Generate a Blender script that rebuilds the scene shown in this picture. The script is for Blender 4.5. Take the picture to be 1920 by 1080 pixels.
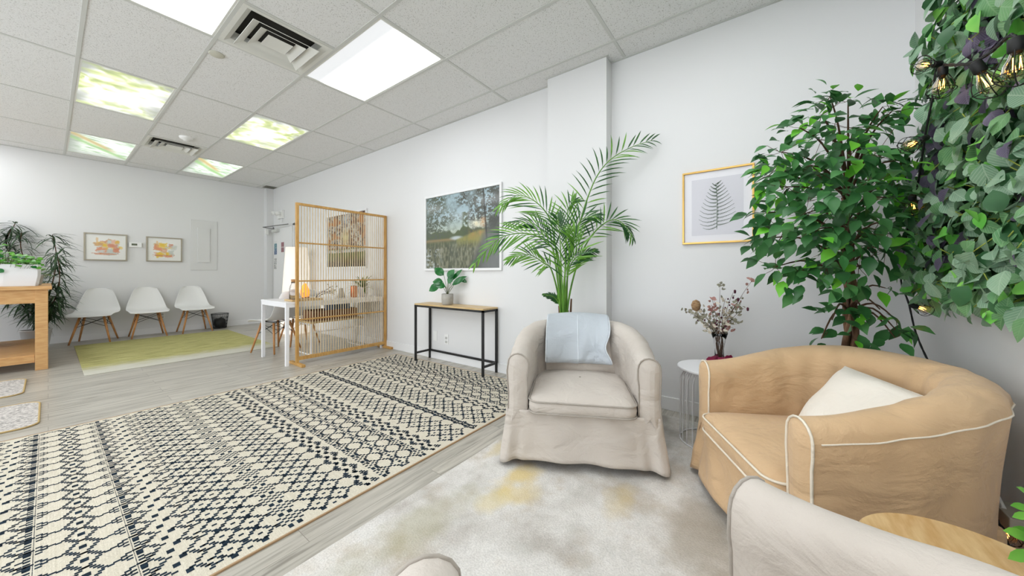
import bpy, math, random
import numpy as np
from mathutils import Vector, Matrix
for o in list(bpy.data.objects): bpy.data.objects.remove(o)
S = bpy.context.scene; COL = S.collection
random.seed(7); R = math.radians

# ---------------------------------------------------------------- camera, world, exposure
F_PX = 639.54; YAW = .6341; CY = 511.48; CZ = 1.06; CEIL = 2.844
cd = bpy.data.cameras.new('camera'); cam = bpy.data.objects.new('camera', cd); COL.objects.link(cam)
cd.sensor_width = 36; cd.lens = F_PX/1920*36; cd.shift_y = (CY-540)/1920; cd.clip_start = .03
cam.location = (0, 0, CZ); cam.rotation_euler = (R(90), 0, YAW-R(90)); S.camera = cam
w = bpy.data.worlds.new('world'); S.world = w; w.use_nodes = True
w.node_tree.nodes['Background'].inputs[0].default_value = (.89, .945, 1, 1)
w.node_tree.nodes['Background'].inputs[1].default_value = 3.2
S.view_settings.view_transform = 'Standard'; S.view_settings.look = 'None'
S.view_settings.gamma = 1; S.view_settings.use_curve_mapping = False
S.view_settings.exposure = 0.16
LAMP = 7.5
c_, s_ = math.cos(YAW), math.sin(YAW)
def at(px, py, d):
    a = (px-960)/F_PX
    return Vector((c_*d+s_*a*d, s_*d-c_*a*d, CZ-(py-CY)/F_PX*d))

# ---------------------------------------------------------------- materials
def lin(c):
    return tuple(((x/255)/12.92 if x/255 <= .04045 else ((x/255+.055)/1.055)**2.4) for x in c)
MATS = {}
def mat(name, rgb, rough=.6, metal=0, var=.0, vscale=8, bump=0, bscale=60, stretch=(1, 1, 1), rgb2=None, trans=0, emit=None, estr=0, coat=0, ior=1.45, spec=None, sss=0):
    m = bpy.data.materials.new(name); m.use_nodes = True; MATS[name] = m
    nt = m.node_tree; b = nt.nodes['Principled BSDF']
    col = lin(rgb)+(1,)
    b.inputs['Base Color'].default_value = col
    b.inputs['Roughness'].default_value = rough; b.inputs['Metallic'].default_value = metal
    b.inputs['IOR'].default_value = ior
    if spec is not None: b.inputs['Specular IOR Level'].default_value = spec
    if trans: b.inputs['Transmission Weight'].default_value = trans
    if coat: b.inputs['Coat Weight'].default_value = coat; b.inputs['Coat Roughness'].default_value = .15
    if emit: b.inputs['Emission Color'].default_value = lin(emit)+(1,); b.inputs['Emission Strength'].default_value = estr
    if var or bump or rgb2:
        tc = nt.nodes.new('ShaderNodeTexCoord'); mp = nt.nodes.new('ShaderNodeMapping'); mp.inputs['Scale'].default_value = stretch
        nt.links.new(tc.outputs['Object'], mp.inputs['Vector'])
    if var or rgb2:
        n = nt.nodes.new('ShaderNodeTexNoise'); n.inputs['Scale'].default_value = vscale; n.inputs['Detail'].default_value = 5
        nt.links.new(mp.outputs[0], n.inputs['Vector'])
        r = nt.nodes.new('ShaderNodeValToRGB'); r.color_ramp.elements[0].position = .35; r.color_ramp.elements[1].position = .68
        c2 = lin(rgb2)+(1,) if rgb2 else tuple(x*(1-var) for x in col[:3])+(1,)
        r.color_ramp.elements[0].color = c2; r.color_ramp.elements[1].color = col
        nt.links.new(n.outputs['Fac'], r.inputs[0]); nt.links.new(r.outputs[0], b.inputs['Base Color'])
    if bump:
        n2 = nt.nodes.new('ShaderNodeTexNoise'); n2.inputs['Scale'].default_value = bscale; n2.inputs['Detail'].default_value = 3
        nt.links.new(mp.outputs[0], n2.inputs['Vector'])
        bp = nt.nodes.new('ShaderNodeBump'); bp.inputs['Strength'].default_value = bump; bp.inputs['Distance'].default_value = .01
        nt.links.new(n2.outputs['Fac'], bp.inputs['Height']); nt.links.new(bp.outputs[0], b.inputs['Normal'])
    return m
M_wall = mat('wall_paint', (227, 227, 227), .55, bump=.03, bscale=300)
M_panel = mat('panel_paint', (221, 221, 220), .5)
M_trim = mat('trim_white', (232, 232, 232), .35)
M_tbar = mat('ceiling_grid_metal', (205, 206, 202), .45)
M_white = mat('white_plastic', (238, 238, 236), .3)
M_whitem = mat('white_metal', (240, 240, 242), .35)
M_grille = mat('vent_enamel', (222, 222, 216), .45)
M_dark = mat('dark_void', (52, 50, 45), .9)
M_black = mat('black_metal', (28, 28, 29), .45)
M_rubber = mat('black_rubber', (18, 18, 18), .6)
M_pine = mat('pine_wood', (214, 172, 118), .45, rgb2=(196, 148, 94), vscale=5, stretch=(2, 14, 14))
M_bamboo = mat('bamboo_wood', (206, 164, 98), .45, rgb2=(186, 140, 76), vscale=6, stretch=(8, 8, 1.5))
M_slat = mat('pale_slat_wood', (222, 204, 170), .5, rgb2=(205, 180, 138), vscale=9, stretch=(6, 6, 1))
M_leg = mat('beech_leg_wood', (205, 150, 96), .45, rgb2=(184, 126, 72), vscale=9, stretch=(6, 6, 1))
M_oak = mat('oak_veneer', (214, 188, 142), .4, rgb2=(196, 164, 112), vscale=6, stretch=(14, 1.2, 6))
M_walnut = mat('brown_wood', (140, 92, 58), .5, rgb2=(110, 70, 42), vscale=6, stretch=(2, 12, 12))
M_fern = mat('fern_ink', (112, 128, 112), .8, rgb2=(82, 100, 84), vscale=60)
M_gold = mat('gold_frame', (206, 168, 96), .3, metal=.85)
M_silver = mat('champagne_frame', (176, 168, 152), .35, metal=.6)
M_paper = mat('paper_white', (232, 231, 236), .35)
M_print = mat('print_ground', (214, 213, 220), .35)
M_pot = mat('cement_pot', (176, 172, 164), .7, var=.15, vscale=30)
M_wpot = mat('white_glazed_pot', (236, 236, 238), .3)
M_soil = mat('potting_soil', (52, 40, 30), .95, bump=.5, bscale=80)
M_cork = mat('cork', (196, 150, 104), .8, var=.2, vscale=60)
M_copper = mat('copper', (206, 128, 88), .25, metal=.9)
M_ribbon = mat('magenta_ribbon', (150, 30, 74), .35)
M_screen = mat('lcd_grey', (96, 102, 84), .25)
M_glass = mat('clear_glass', (250, 250, 250), .02, trans=1, ior=1.3)
M_bulbglass = mat('bulb_glass', (255, 236, 205), .02, trans=1, ior=1.12)
M_fil = mat('bulb_filament', (255, 200, 120), .5, emit=(255, 168, 80), estr=14)
M_lampshade = mat('lit_paper_shade', (250, 244, 236), .7, emit=(255, 240, 222), estr=.3)
M_salt = mat('lit_salt_lamp', (240, 150, 60), .6, emit=(255, 140, 40), estr=1.2)
M_bin = mat('black_mesh', (40, 40, 42), .5)
M_bag = mat('bin_liner', (12, 12, 13), .35)
M_blue = mat('blue_binder', (62, 92, 130), .5)
M_bark = mat('ficus_bark', (136, 104, 78), .85, rgb2=(92, 66, 48), vscale=18, bump=.5, bscale=60, stretch=(3, 3, .6))
M_twig = mat('green_twig', (96, 104, 60), .6)
M_btwig = mat('brown_twig', (88, 62, 44), .8)
def fabric(name, rgb, rgb2, weave=420):
    m = mat(name, rgb, .85, rgb2=rgb2, vscale=2.2, spec=.2)
    nt = m.node_tree; b = nt.nodes['Principled BSDF']; tc = nt.nodes.new('ShaderNodeTexCoord')
    n1 = nt.nodes.new('ShaderNodeTexNoise'); n1.inputs['Scale'].default_value = 5; n1.inputs['Detail'].default_value = 5; n1.inputs['Distortion'].default_value = .5
    n2 = nt.nodes.new('ShaderNodeTexNoise'); n2.inputs['Scale'].default_value = weave; n2.inputs['Detail'].default_value = 1
    mp = nt.nodes.new('ShaderNodeMapping'); mp.inputs['Scale'].default_value = (1, 1, 1.7)
    nt.links.new(tc.outputs['Object'], mp.inputs[0]); nt.links.new(mp.outputs[0], n1.inputs['Vector']); nt.links.new(tc.outputs['Object'], n2.inputs['Vector'])
    b1 = nt.nodes.new('ShaderNodeBump'); b1.inputs['Strength'].default_value = .6; b1.inputs['Distance'].default_value = .05
    b2 = nt.nodes.new('ShaderNodeBump'); b2.inputs['Strength'].default_value = .25; b2.inputs['Distance'].default_value = .002
    nt.links.new(n1.outputs['Fac'], b1.inputs['Height']); nt.links.new(n2.outputs['Fac'], b2.inputs['Height'])
    nt.links.new(b1.outputs[0], b2.inputs['Normal']); nt.links.new(b2.outputs[0], b.inputs['Normal'])
    b.inputs['Sheen Weight'].default_value = .15
    return m
M_beige = fabric('cream_cotton', (208, 200, 191), (199, 190, 180))
M_beigep = fabric('cream_piping', (178, 170, 160), (170, 162, 152))
M_tan = fabric('tan_cotton', (217, 185, 147), (205, 172, 133))
M_tanp = fabric('ivory_piping', (236, 226, 208), (228, 218, 200))
M_pillow = fabric('white_cushion', (242, 236, 226), (236, 229, 217))
M_blanket = fabric('pale_blue_fleece', (198, 205, 211), (186, 193, 200), 260)
M_blseam = fabric('blanket_seam', (224, 230, 234), (216, 222, 228))

def leafmat(name, dark, light, vein=None, rough=.4, ndens=30):
    m = bpy.data.materials.new(name); m.use_nodes = True; MATS[name] = m
    nt = m.node_tree; b = nt.nodes['Principled BSDF']; N = nt.nodes.new; L = nt.links.new
    b.inputs['Roughness'].default_value = rough
    tc = N('ShaderNodeTexCoord'); n = N('ShaderNodeTexNoise'); n.inputs['Scale'].default_value = 9; L(tc.outputs['Object'], n.inputs['Vector'])
    r = N('ShaderNodeValToRGB'); r.color_ramp.elements[0].position = .38; r.color_ramp.elements[1].position = .62
    r.color_ramp.elements[0].color = lin(dark)+(1,); r.color_ramp.elements[1].color = lin(light)+(1,)
    L(n.outputs['Fac'], r.inputs[0]); out = r.outputs[0]
    if vein:
        uv = N('ShaderNodeUVMap'); sx = N('ShaderNodeSeparateXYZ'); L(uv.outputs[0], sx.inputs[0])
        ab = N('ShaderNodeMath'); ab.operation = 'ABSOLUTE'; L(sx.outputs['Y'], ab.inputs[0])
        mu = N('ShaderNodeMath'); mu.operation = 'MULTIPLY_ADD'; L(ab.outputs[0], mu.inputs[0]); mu.inputs[1].default_value = -.45; L(sx.outputs['X'], mu.inputs[2])
        m2 = N('ShaderNodeMath'); m2.operation = 'MULTIPLY'; L(mu.outputs[0], m2.inputs[0]); m2.inputs[1].default_value = 52
        sn = N('ShaderNodeMath'); sn.operation = 'SINE'; L(m2.outputs[0], sn.inputs[0])
        gt = N('ShaderNodeMapRange'); L(sn.outputs[0], gt.inputs[0]); gt.inputs[1].default_value = .35; gt.inputs[2].default_value = 1
        lt = N('ShaderNodeMath'); lt.operation = 'LESS_THAN'; L(ab.outputs[0], lt.inputs[0]); lt.inputs[1].default_value = .05
        mx = N('ShaderNodeMath'); mx.operation = 'MAXIMUM'; L(gt.outputs[0], mx.inputs[0]); L(lt.outputs[0], mx.inputs[1])
        sc = N('ShaderNodeMath'); sc.operation = 'MULTIPLY'; L(mx.outputs[0], sc.inputs[0]); sc.inputs[1].default_value = .55
        mix = N('ShaderNodeMixRGB'); L(sc.outputs[0], mix.inputs[0]); L(out, mix.inputs[1]); mix.inputs[2].default_value = lin(vein)+(1,)
        out = mix.outputs[0]
        bp = N('ShaderNodeBump'); bp.inputs['Strength'].default_value = .4; bp.inputs['Distance'].default_value = .002
        L(mx.outputs[0], bp.inputs['Height']); L(bp.outputs[0], b.inputs['Normal'])
    L(out, b.inputs['Base Color'])
    tr = N('ShaderNodeBsdfTranslucent'); L(out, tr.inputs[0]); ms = N('ShaderNodeMixShader'); ms.inputs[0].default_value = .22
    L(b.outputs[0], ms.inputs[1]); L(tr.outputs[0], ms.inputs[2]); L(ms.outputs[0], nt.nodes['Material Output'].inputs[0])
    return m
L_fic1 = leafmat('ficus_dark', (42, 92, 48), (66, 122, 66))
L_fic2 = leafmat('ficus_mid', (62, 122, 64), (92, 152, 86))
L_fic3 = leafmat('ficus_bright', (100, 190, 52), (130, 212, 70))
L_ivy1 = leafmat('ivy_sage', (122, 160, 130), (158, 190, 158), vein=(188, 210, 184))
L_ivy2 = leafmat('ivy_green', (92, 146, 96), (124, 174, 116), vein=(156, 194, 146))
L_ivy3 = leafmat('ivy_bright', (104, 192, 76), (148, 216, 100))
L_ivy4 = leafmat('ivy_purple', (88, 78, 102), (120, 110, 136), vein=(140, 130, 152))
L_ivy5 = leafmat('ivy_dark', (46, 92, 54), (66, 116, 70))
L_palm1 = leafmat('palm_dark', (40, 86, 42), (62, 112, 52), rough=.35)
L_palm2 = leafmat('palm_bright', (92, 148, 48), (122, 176, 66), rough=.35)
L_pot = leafmat('fig_leaf', (24, 92, 44), (42, 122, 54), rough=.2)
L_pilea = leafmat('pilea_leaf', (84, 160, 48), (120, 190, 66), rough=.3)
L_thin = leafmat('narrow_leaf', (38, 62, 40), (62, 92, 56))
L_var = leafmat('variegated_leaf', (104, 118, 60), (190, 190, 130))
L_dry1 = leafmat('dried_sage', (150, 148, 130), (176, 172, 152), rough=.9)
L_dry2 = leafmat('dried_pink', (176, 130, 124), (196, 152, 142), rough=.9)
L_dry3 = leafmat('dried_plum', (78, 34, 50), (100, 46, 62), rough=.9)
L_dry4 = leafmat('dried_cream', (218, 206, 186), (228, 220, 204), rough=.9)

# ---------------------------------------------------------------- mesh builder
class MB:
    def __init__(s): s.v = []; s.f = []; s.m = []; s.uv = []
    def add(s, vs, fs, mi=0, uvs=None):
        k = len(s.v); s.v += [tuple(p) for p in vs]
        for i, f in enumerate(fs):
            s.f.append([k+j for j in f]); s.m.append(mi); s.uv.append([uvs[j] for j in f] if uvs else None)
    def box(s, x0, x1, y0, y1, z0, z1, mi=0):
        s.add([(x0,y0,z0),(x1,y0,z0),(x1,y1,z0),(x0,y1,z0),(x0,y0,z1),(x1,y0,z1),(x1,y1,z1),(x0,y1,z1)],
              [(3,2,1,0),(4,5,6,7),(0,1,5,4),(1,2,6,5),(2,3,7,6),(3,0,4,7)], mi)
    def tube(s, pts, r, n=8, mi=0, closed=False, caps=True):
        pts = [Vector(p) for p in pts]; N = len(pts); rs = r if isinstance(r, (list, tuple)) else [r]*N
        T = []
        for i in range(N):
            a = pts[(i-1) % N] if closed or i > 0 else pts[i]; b = pts[(i+1) % N] if closed or i < N-1 else pts[i]
            t = b-a; T.append(t.normalized() if t.length > 1e-9 else Vector((0, 0, 1)))
        u = T[0].orthogonal().normalized(); vs = []
        for i in range(N):
            u = u-T[i]*u.dot(T[i])
            u = u.normalized() if u.length > 1e-6 else T[i].orthogonal().normalized()
            q = T[i].cross(u)
            for k in range(n):
                a = 2*math.pi*k/n; vs.append(pts[i]+(u*math.cos(a)+q*math.sin(a))*rs[i])
        fs = []
        for i in range(N if closed else N-1):
            j = (i+1) % N
            for k in range(n): fs.append((i*n+k, i*n+(k+1) % n, j*n+(k+1) % n, j*n+k))
        if caps and not closed: fs.append(tuple(range(n-1, -1, -1))); fs.append(tuple((N-1)*n+k for k in range(n)))
        s.add(vs, fs, mi)
    def lathe(s, prof, c=(0, 0, 0), n=32, mi=0, top=False, bottom=False):
        vs = []; c = Vector(c)
        for r, z in prof:
            for k in range(n):
                a = 2*math.pi*k/n; vs.append(c+Vector((r*math.cos(a), r*math.sin(a), z)))
        fs = [(i*n+k, i*n+(k+1) % n, (i+1)*n+(k+1) % n, (i+1)*n+k) for i in range(len(prof)-1) for k in range(n)]
        if bottom: fs.append(tuple(range(n-1, -1, -1)))
        if top: fs.append(tuple((len(prof)-1)*n+k for k in range(n)))
        s.add(vs, fs, mi)
    def grid(s, P, mi=0, closed_u=False):
        nu = len(P); nv = len(P[0]); vs = [p for row in P for p in row]
        fs = []
        for i in range(nu if closed_u else nu-1):
            j = (i+1) % nu
            for k in range(nv-1): fs.append((i*nv+k, j*nv+k, j*nv+k+1, i*nv+k+1))
        s.add(vs, fs, mi)
    def leaf(s, base, d, n, L, W, mi=0, droop=.3, fold=.18, prof=(0, .75, 1, .72, 0), tip=None):
        base = Vector(base); d = Vector(d).normalized(); n = Vector(n); n = n-d*n.dot(d)
        n = n.normalized() if n.length > 1e-5 else d.orthogonal().normalized()
        side = d.cross(n); vs = []; uv = []; K = len(prof)-1; p = base.copy(); dd = d.copy(); st = L/K
        for i, q in enumerate(prof):
            h = W/2*q; lift = n*(h*fold)
            vs += [p-side*h+lift, p, p+side*h+lift]; uv += [(i/K, -q), (i/K, 0), (i/K, q)]
            dd = (dd-n*droop/K*1.4).normalized(); p = p+dd*st
        fs = []
        for i in range(K):
            a = i*3
            if i == 0: fs += [(1, 4, 3), (1, 5, 4)]
            elif i == K-1: fs += [(a, a+1, a+4), (a+1, a+2, a+4)]
            else: fs += [(a, a+1, a+4, a+3), (a+1, a+2, a+5, a+4)]
        s.add(vs, fs, mi, uv)
    def clamp(s, base, xm=None, ym=None, yl=None):
        s.v = [(min(x, xm-base[0]) if xm else x, max(min(y, ym-base[1]) if ym else y, yl-base[1]) if yl is not None else (min(y, ym-base[1]) if ym else y), z) for x, y, z in s.v]
    def build(s, name, mats, parent=None, smooth=False, bevel=0, solid=0, loc=None, rotz=0, subsurf=0, autosm=None):
        me = bpy.data.meshes.new(name); me.from_pydata(s.v, [], s.f)
        if not isinstance(mats, (list, tuple)): mats = [mats]
        for m in mats: me.materials.append(m)
        me.polygons.foreach_set('material_index', s.m)
        if any(u is not None for u in s.uv):
            ul = me.uv_layers.new(name='UVMap'); k = 0
            for f, u in zip(s.f, s.uv):
                for i in range(len(f)):
                    if u: ul.data[k].uv = u[i]
                    k += 1
        if smooth: me.polygons.foreach_set('use_smooth', [True]*len(s.f))
        me.update(); o = bpy.data.objects.new(name, me); COL.objects.link(o)
        if parent: o.parent = parent
        if loc: o.location = loc
        if rotz: o.rotation_euler = (0, 0, rotz)
        if solid: md = o.modifiers.new('thick', 'SOLIDIFY'); md.thickness = solid; md.offset = 0
        if bevel: md = o.modifiers.new('bevel', 'BEVEL'); md.width = bevel; md.segments = 2; md.limit_method = 'ANGLE'; md.angle_limit = R(40)
        if subsurf: md = o.modifiers.new('sub', 'SUBSURF'); md.levels = subsurf; md.render_levels = subsurf
        return o
def tag(o, label=None, cat=None, group=None, kind=None):
    if label: o['label'] = label
    if cat: o['category'] = cat
    if group: o['group'] = group
    if kind: o['kind'] = kind
    return o
def thing(name, label, cat, loc=(0, 0, 0), rotz=0, group=None):
    o = bpy.data.objects.new(name, None); COL.objects.link(o); o.empty_display_size = .1
    o.location = loc; o.rotation_euler = (0, 0, rotz); return tag(o, label, cat, group)
def copy_tree(o, parent=None):
    c = o.copy(); COL.objects.link(c); c.parent = parent
    for ch in [x for x in bpy.data.objects if x.parent == o]: copy_tree(ch, c)
    return c
def struct(mb, name, m, **k): return tag(mb.build(name, m, **k), kind='structure')
def smooth(t): t = max(0, min(1, t)); return t*t*(3-2*t)
def spline(P, n):
    P = [Vector(p) for p in P]; out = []; K = len(P)-1
    for i in range(n+1):
        t = i/n*K; k = min(int(t), K-1); f = t-k
        a = P[max(k-1, 0)]; b = P[k]; c = P[k+1]; d = P[min(k+2, K)]
        out.append(.5*((2*b)+(c-a)*f+(2*a-5*b+4*c-d)*f*f+(3*b-a-3*c+d)*f**3))
    return out
_rs = np.random.RandomState(3); _T = _rs.rand(64, 64)
def vn(x, y):
    x = np.asarray(x, float); y = np.asarray(y, float); xi = np.floor(x).astype(int); yi = np.floor(y).astype(int); fx = x-xi; fy = y-yi
    fx = fx*fx*(3-2*fx); fy = fy*fy*(3-2*fy); g = lambda a, b: _T[a % 64, b % 64]
    return (g(xi, yi)*(1-fx)+g(xi+1, yi)*fx)*(1-fy)+(g(xi, yi+1)*(1-fx)+g(xi+1, yi+1)*fx)*fy
def fbm(x, y, o=4):
    r = 0; a = .5; t = 0
    for i in range(o): r = r+a*vn(x*2**i+i*7.3, y*2**i+i*3.1); t += a; a *= .5
    return r/t
def mixc(C, col, k): k = np.clip(k, 0, 1)[..., None]; return C*(1-k)+np.array(col, float)*k
# a flat picture sheet whose printed colours come from a function of (u, v)
def sheet(name, origin, ux, uy, nx, ny, func, parent, rough=.3, emit=0, spec=.5):
    o = Vector(origin); ux = Vector(ux); uy = Vector(uy)
    gu, gv = np.meshgrid(np.linspace(0, 1, nx), np.linspace(0, 1, ny), indexing='ij')
    C = np.clip(func(gu, gv), 0, 255)/255.; C = np.where(C <= .04045, C/12.92, ((C+.055)/1.055)**2.4)
    vs = [tuple(o+ux*float(gu[i, j])+uy*float(gv[i, j])) for i in range(nx) for j in range(ny)]
    fs = [(i*ny+j, (i+1)*ny+j, (i+1)*ny+j+1, i*ny+j+1) for i in range(nx-1) for j in range(ny-1)]
    me = bpy.data.meshes.new(name); me.from_pydata(vs, [], fs)
    ca = me.color_attributes.new('Print', 'FLOAT_COLOR', 'POINT')
    ca.data.foreach_set('color', np.concatenate([C.reshape(-1, 3), np.ones((nx*ny, 1))], 1).ravel())
    m = bpy.data.materials.new(name+'_ink'); m.use_nodes = True; nt = m.node_tree; b = nt.nodes['Principled BSDF']
    a = nt.nodes.new('ShaderNodeAttribute'); a.attribute_name = 'Print'
    if emit:
        nt.links.new(a.outputs['Color'], b.inputs['Emission Color']); b.inputs['Emission Strength'].default_value = emit
        b.inputs['Base Color'].default_value = (.12, .12, .12, 1)
    else: nt.links.new(a.outputs['Color'], b.inputs['Base Color'])
    b.inputs['Roughness'].default_value = rough; b.inputs['Specular IOR Level'].default_value = spec
    me.materials.append(m); ob = bpy.data.objects.new(name, me); COL.objects.link(ob); ob.parent = parent
    return ob

# ================================================================ SETTING
XW, YR, YF, XL = 2.848, -.68, 8.55, -3.2
m = MB(); m.box(XW, XW+.12, YR-.12, YF+.12, 0, CEIL+.1); struct(m, 'wall_right', M_wall)
m = MB(); m.box(2.73, XW, 1.04, 1.60, 0, CEIL); struct(m, 'wall_column', M_wall)
m = MB(); m.box(XL, XW+.12, YF, YF+.12, 0, CEIL+.1); m.box(2.72, XW, 8.40, YF, 0, CEIL); struct(m, 'wall_far', M_wall)
m = MB(); m.box(XL, XW, YR-.12, YR, 0, CEIL+.1); struct(m, 'wall_near', M_wall)
m = MB()
for a in ((YR, .4, 0, CEIL), (7.9, YF, 0, CEIL), (.4, 7.9, 0, .25), (.4, 7.9, 2.55, CEIL)): m.box(XL-.12, XL, a[0], a[1], a[2], a[3]+(.1 if a[3] == CEIL else 0))
struct(m, 'wall_front', M_wall)
m = MB()
for k in range(5): y = .4+k*1.875; m.box(XL-.09, XL-.03, y-.03, y+.03, .25, 2.55)
m.box(XL-.09, XL-.03, .4, 7.9, .25, .31); m.box(XL-.09, XL-.03, .4, 7.9, 2.49, 2.55); struct(m, 'window_1', M_trim)
for nm, bx in (('baseboard_right', [(XW-.014, XW, YR, 1.04), (XW-.014, XW, 1.60, 7.35)]), ('baseboard_column', [(2.716, 2.73, 1.04-.014, 1.614), (2.716, XW, 1.026, 1.04)]),
               ('baseboard_far', [(XL, 2.72, YF-.014, YF)]), ('baseboard_near', [(XL, XW, YR, YR+.014)])):
    m = MB()
    for b in bx: m.box(b[0], b[1], b[2], b[3], 0, .10)
    struct(m, nm, M_trim, bevel=.003)
# floor planks
fm = bpy.data.materials.new('grey_oak_planks'); fm.use_nodes = True; nt = fm.node_tree; N = nt.nodes.new; L = nt.links.new; b = nt.nodes['Principled BSDF']
tc = N('ShaderNodeTexCoord'); bk = N('ShaderNodeTexBrick'); L(tc.outputs['Object'], bk.inputs['Vector'])
bk.inputs['Scale'].default_value = 1; bk.inputs['Brick Width'].default_value = 1.22; bk.inputs['Row Height'].default_value = .18
bk.inputs['Mortar Size'].default_value = .0012; bk.inputs['Color1'].default_value = (.0, .0, .0, 1); bk.inputs['Color2'].default_value = (1, 1, 1, 1); bk.inputs['Mortar'].default_value = (.0, .0, .0, 1); bk.inputs['Bias'].default_value = 0
mp = N('ShaderNodeMapping'); mp.inputs['Scale'].default_value = (1.1, 16, 1); L(tc.outputs['Object'], mp.inputs[0])
ad = N('ShaderNodeVectorMath'); ad.operation = 'MULTIPLY_ADD'; L(bk.outputs['Color'], ad.inputs[0]); ad.inputs[1].default_value = (3, 9, 5); L(mp.outputs[0], ad.inputs[2])
n1 = N('ShaderNodeTexNoise'); n1.inputs['Scale'].default_value = 2.2; n1.inputs['Detail'].default_value = 7; n1.inputs['Roughness'].default_value = .62; n1.inputs['Distortion'].default_value = .8; L(ad.outputs[0], n1.inputs['Vector'])
cr = N('ShaderNodeValToRGB'); e = cr.color_ramp.elements; e[0].position = .34; e[0].color = lin((142, 137, 127))+(1,); e[1].position = .7; e[1].color = lin((200, 195, 184))+(1,)
e = cr.color_ramp.elements.new(.48); e.color = lin((180, 175, 164))+(1,)
L(n1.outputs['Fac'], cr.inputs[0])
mx = N('ShaderNodeMixRGB'); mx.blend_type = 'MULTIPLY'; mx.inputs[0].default_value = 1
mr = N('ShaderNodeMapRange'); mr.inputs[3].default_value = .86; mr.inputs[4].default_value = 1.04; L(bk.outputs['Color'], mr.inputs[0]); L(cr.outputs[0], mx.inputs[1]); L(mr.outputs[0], mx.inputs[2])
mo = N('ShaderNodeMixRGB'); L(bk.outputs['Fac'], mo.inputs[0]); L(mx.outputs[0], mo.inputs[1]); mo.inputs[2].default_value = lin((128, 122, 112))+(1,)
L(mo.outputs[0], b.inputs['Base Color']); b.inputs['Roughness'].default_value = .32
bp = N('ShaderNodeBump'); bp.inputs['Strength'].default_value = .12; bp.inputs['Distance'].default_value = .004; L(n1.outputs['Fac'], bp.inputs['Height']); L(bp.outputs[0], b.inputs['Normal'])
m = MB(); m.box(XL-.12, XW+.12, YR-.12, YF+.12, -.1, 0); struct(m, 'floor', fm)
# ceiling
cm = bpy.data.materials.new('acoustic_tile'); cm.use_nodes = True; nt = cm.node_tree; N = nt.nodes.new; L = nt.links.new; b = nt.nodes['Principled BSDF']
tc = N('ShaderNodeTexCoord'); n1 = N('ShaderNodeTexNoise'); n1.inputs['Scale'].default_value = 130; n1.inputs['Detail'].default_value = 2; L(tc.outputs['Object'], n1.inputs['Vector'])
cr = N('ShaderNodeValToRGB'); e = cr.color_ramp.elements; e[0].position = .30; e[0].color = lin((184, 183, 179))+(1,); e[1].position = .42; e[1].color = lin((229, 229, 228))+(1,)
L(n1.outputs['Fac'], cr.inputs[0]); L(cr.outputs[0], b.inputs['Base Color']); b.inputs['Roughness'].default_value = .9
bp = N('ShaderNodeBump'); bp.inputs['Strength'].default_value = .35; bp.inputs['Distance'].default_value = .004; L(n1.outputs['Fac'], bp.inputs['Height']); L(bp.outputs[0], b.inputs['Normal'])
V = lambda i: .144+.6096*i
U = lambda j: .924+1.2192*j
WHITE = [(0, 1), (2, 1), (0, -1), (2, -1), (-2, 1), (-2, -1), (-4, 1), (-4, -1), (-2, 3), (-4, 3), (-2, 5), (-4, 5)]  # last two entries are unseen lights added to brighten the far wall
PRINT = [(0, 3), (2, 3), (0, 5), (2, 5)]
VENTS = {(1, 1): 1, (1, 4): 1}
m = MB()
for i in range(-6, 5):
    for j in range(-2, 7):
        if (i, j) in WHITE or (i, j) in PRINT: continue
        x0, x1 = max(V(i), XL), min(V(i+1), XW); y0, y1 = max(U(j), YR), min(U(j+1), YF)
        if x1-x0 < .01 or y1-y0 < .01: continue
        if (i, j) in VENTS: y1 = (U(j)+U(j+1))/2
        m.box(x0, x1, y0, y1, CEIL+.005, CEIL+.02)
struct(m, 'ceiling', cm)
m = MB(); m.box(XL-.12, XW+.12, YR-.12, YF+.12, CEIL+.12, CEIL+.15); struct(m, 'ceiling_slab', M_wall)
m = MB(); h = .012
for i in range(-5, 5): m.box(V(i)-h, V(i)+h, YR, YF, CEIL, CEIL+.006)
struct(m, 'trim_1', M_tbar, bevel=.001)
m = MB()
for j in range(-1, 7): m.box(XL, XW, U(j)-h, U(j)+h, CEIL+.0015, CEIL+.0065)
for (i, j) in VENTS: y = (U(j)+U(j+1))/2; m.box(V(i), V(i+1), y-h, y+h, CEIL+.0015, CEIL+.0065)
struct(m, 'trim_2', M_tbar)
m = MB(); m.box(XW-.02, XW, YR, 1.04, CEIL-.001, CEIL+.004); m.box(XW-.02, XW, 1.6, 8.4, CEIL-.001, CEIL+.004); m.box(2.712, 2.73, 1.02, 1.62, CEIL-.001, CEIL+.004)
m.box(XL, 2.72, YF-.02, YF, CEIL-.001, CEIL+.004); m.box(XL, XW, YR, YR+.02, CEIL-.001, CEIL+.004); struct(m, 'trim_3', M_tbar)

# ---------------------------------------------------------------- ceiling lights
dm = bpy.data.materials.new('lit_diffuser'); dm.use_nodes = True; nt = dm.node_tree; N = nt.nodes.new; L = nt.links.new; b = nt.nodes['Principled BSDF']
tc = N('ShaderNodeTexCoord'); sx = N('ShaderNodeSeparateXYZ'); L(tc.outputs['Generated'], sx.inputs[0])
a1 = N('ShaderNodeMath'); a1.operation = 'SUBTRACT'; L(sx.outputs['X'], a1.inputs[0]); a1.inputs[1].default_value = .64
a2 = N('ShaderNodeMath'); a2.operation = 'MULTIPLY'; L(a1.outputs[0], a2.inputs[0]); L(a1.outputs[0], a2.inputs[1])
mr = N('ShaderNodeMapRange'); L(a2.outputs[0], mr.inputs[0]); mr.inputs[1].default_value = 0; mr.inputs[2].default_value = .22; mr.inputs[3].default_value = LAMP; mr.inputs[4].default_value = .66; mr.interpolation_type = 'SMOOTHERSTEP'
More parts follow.
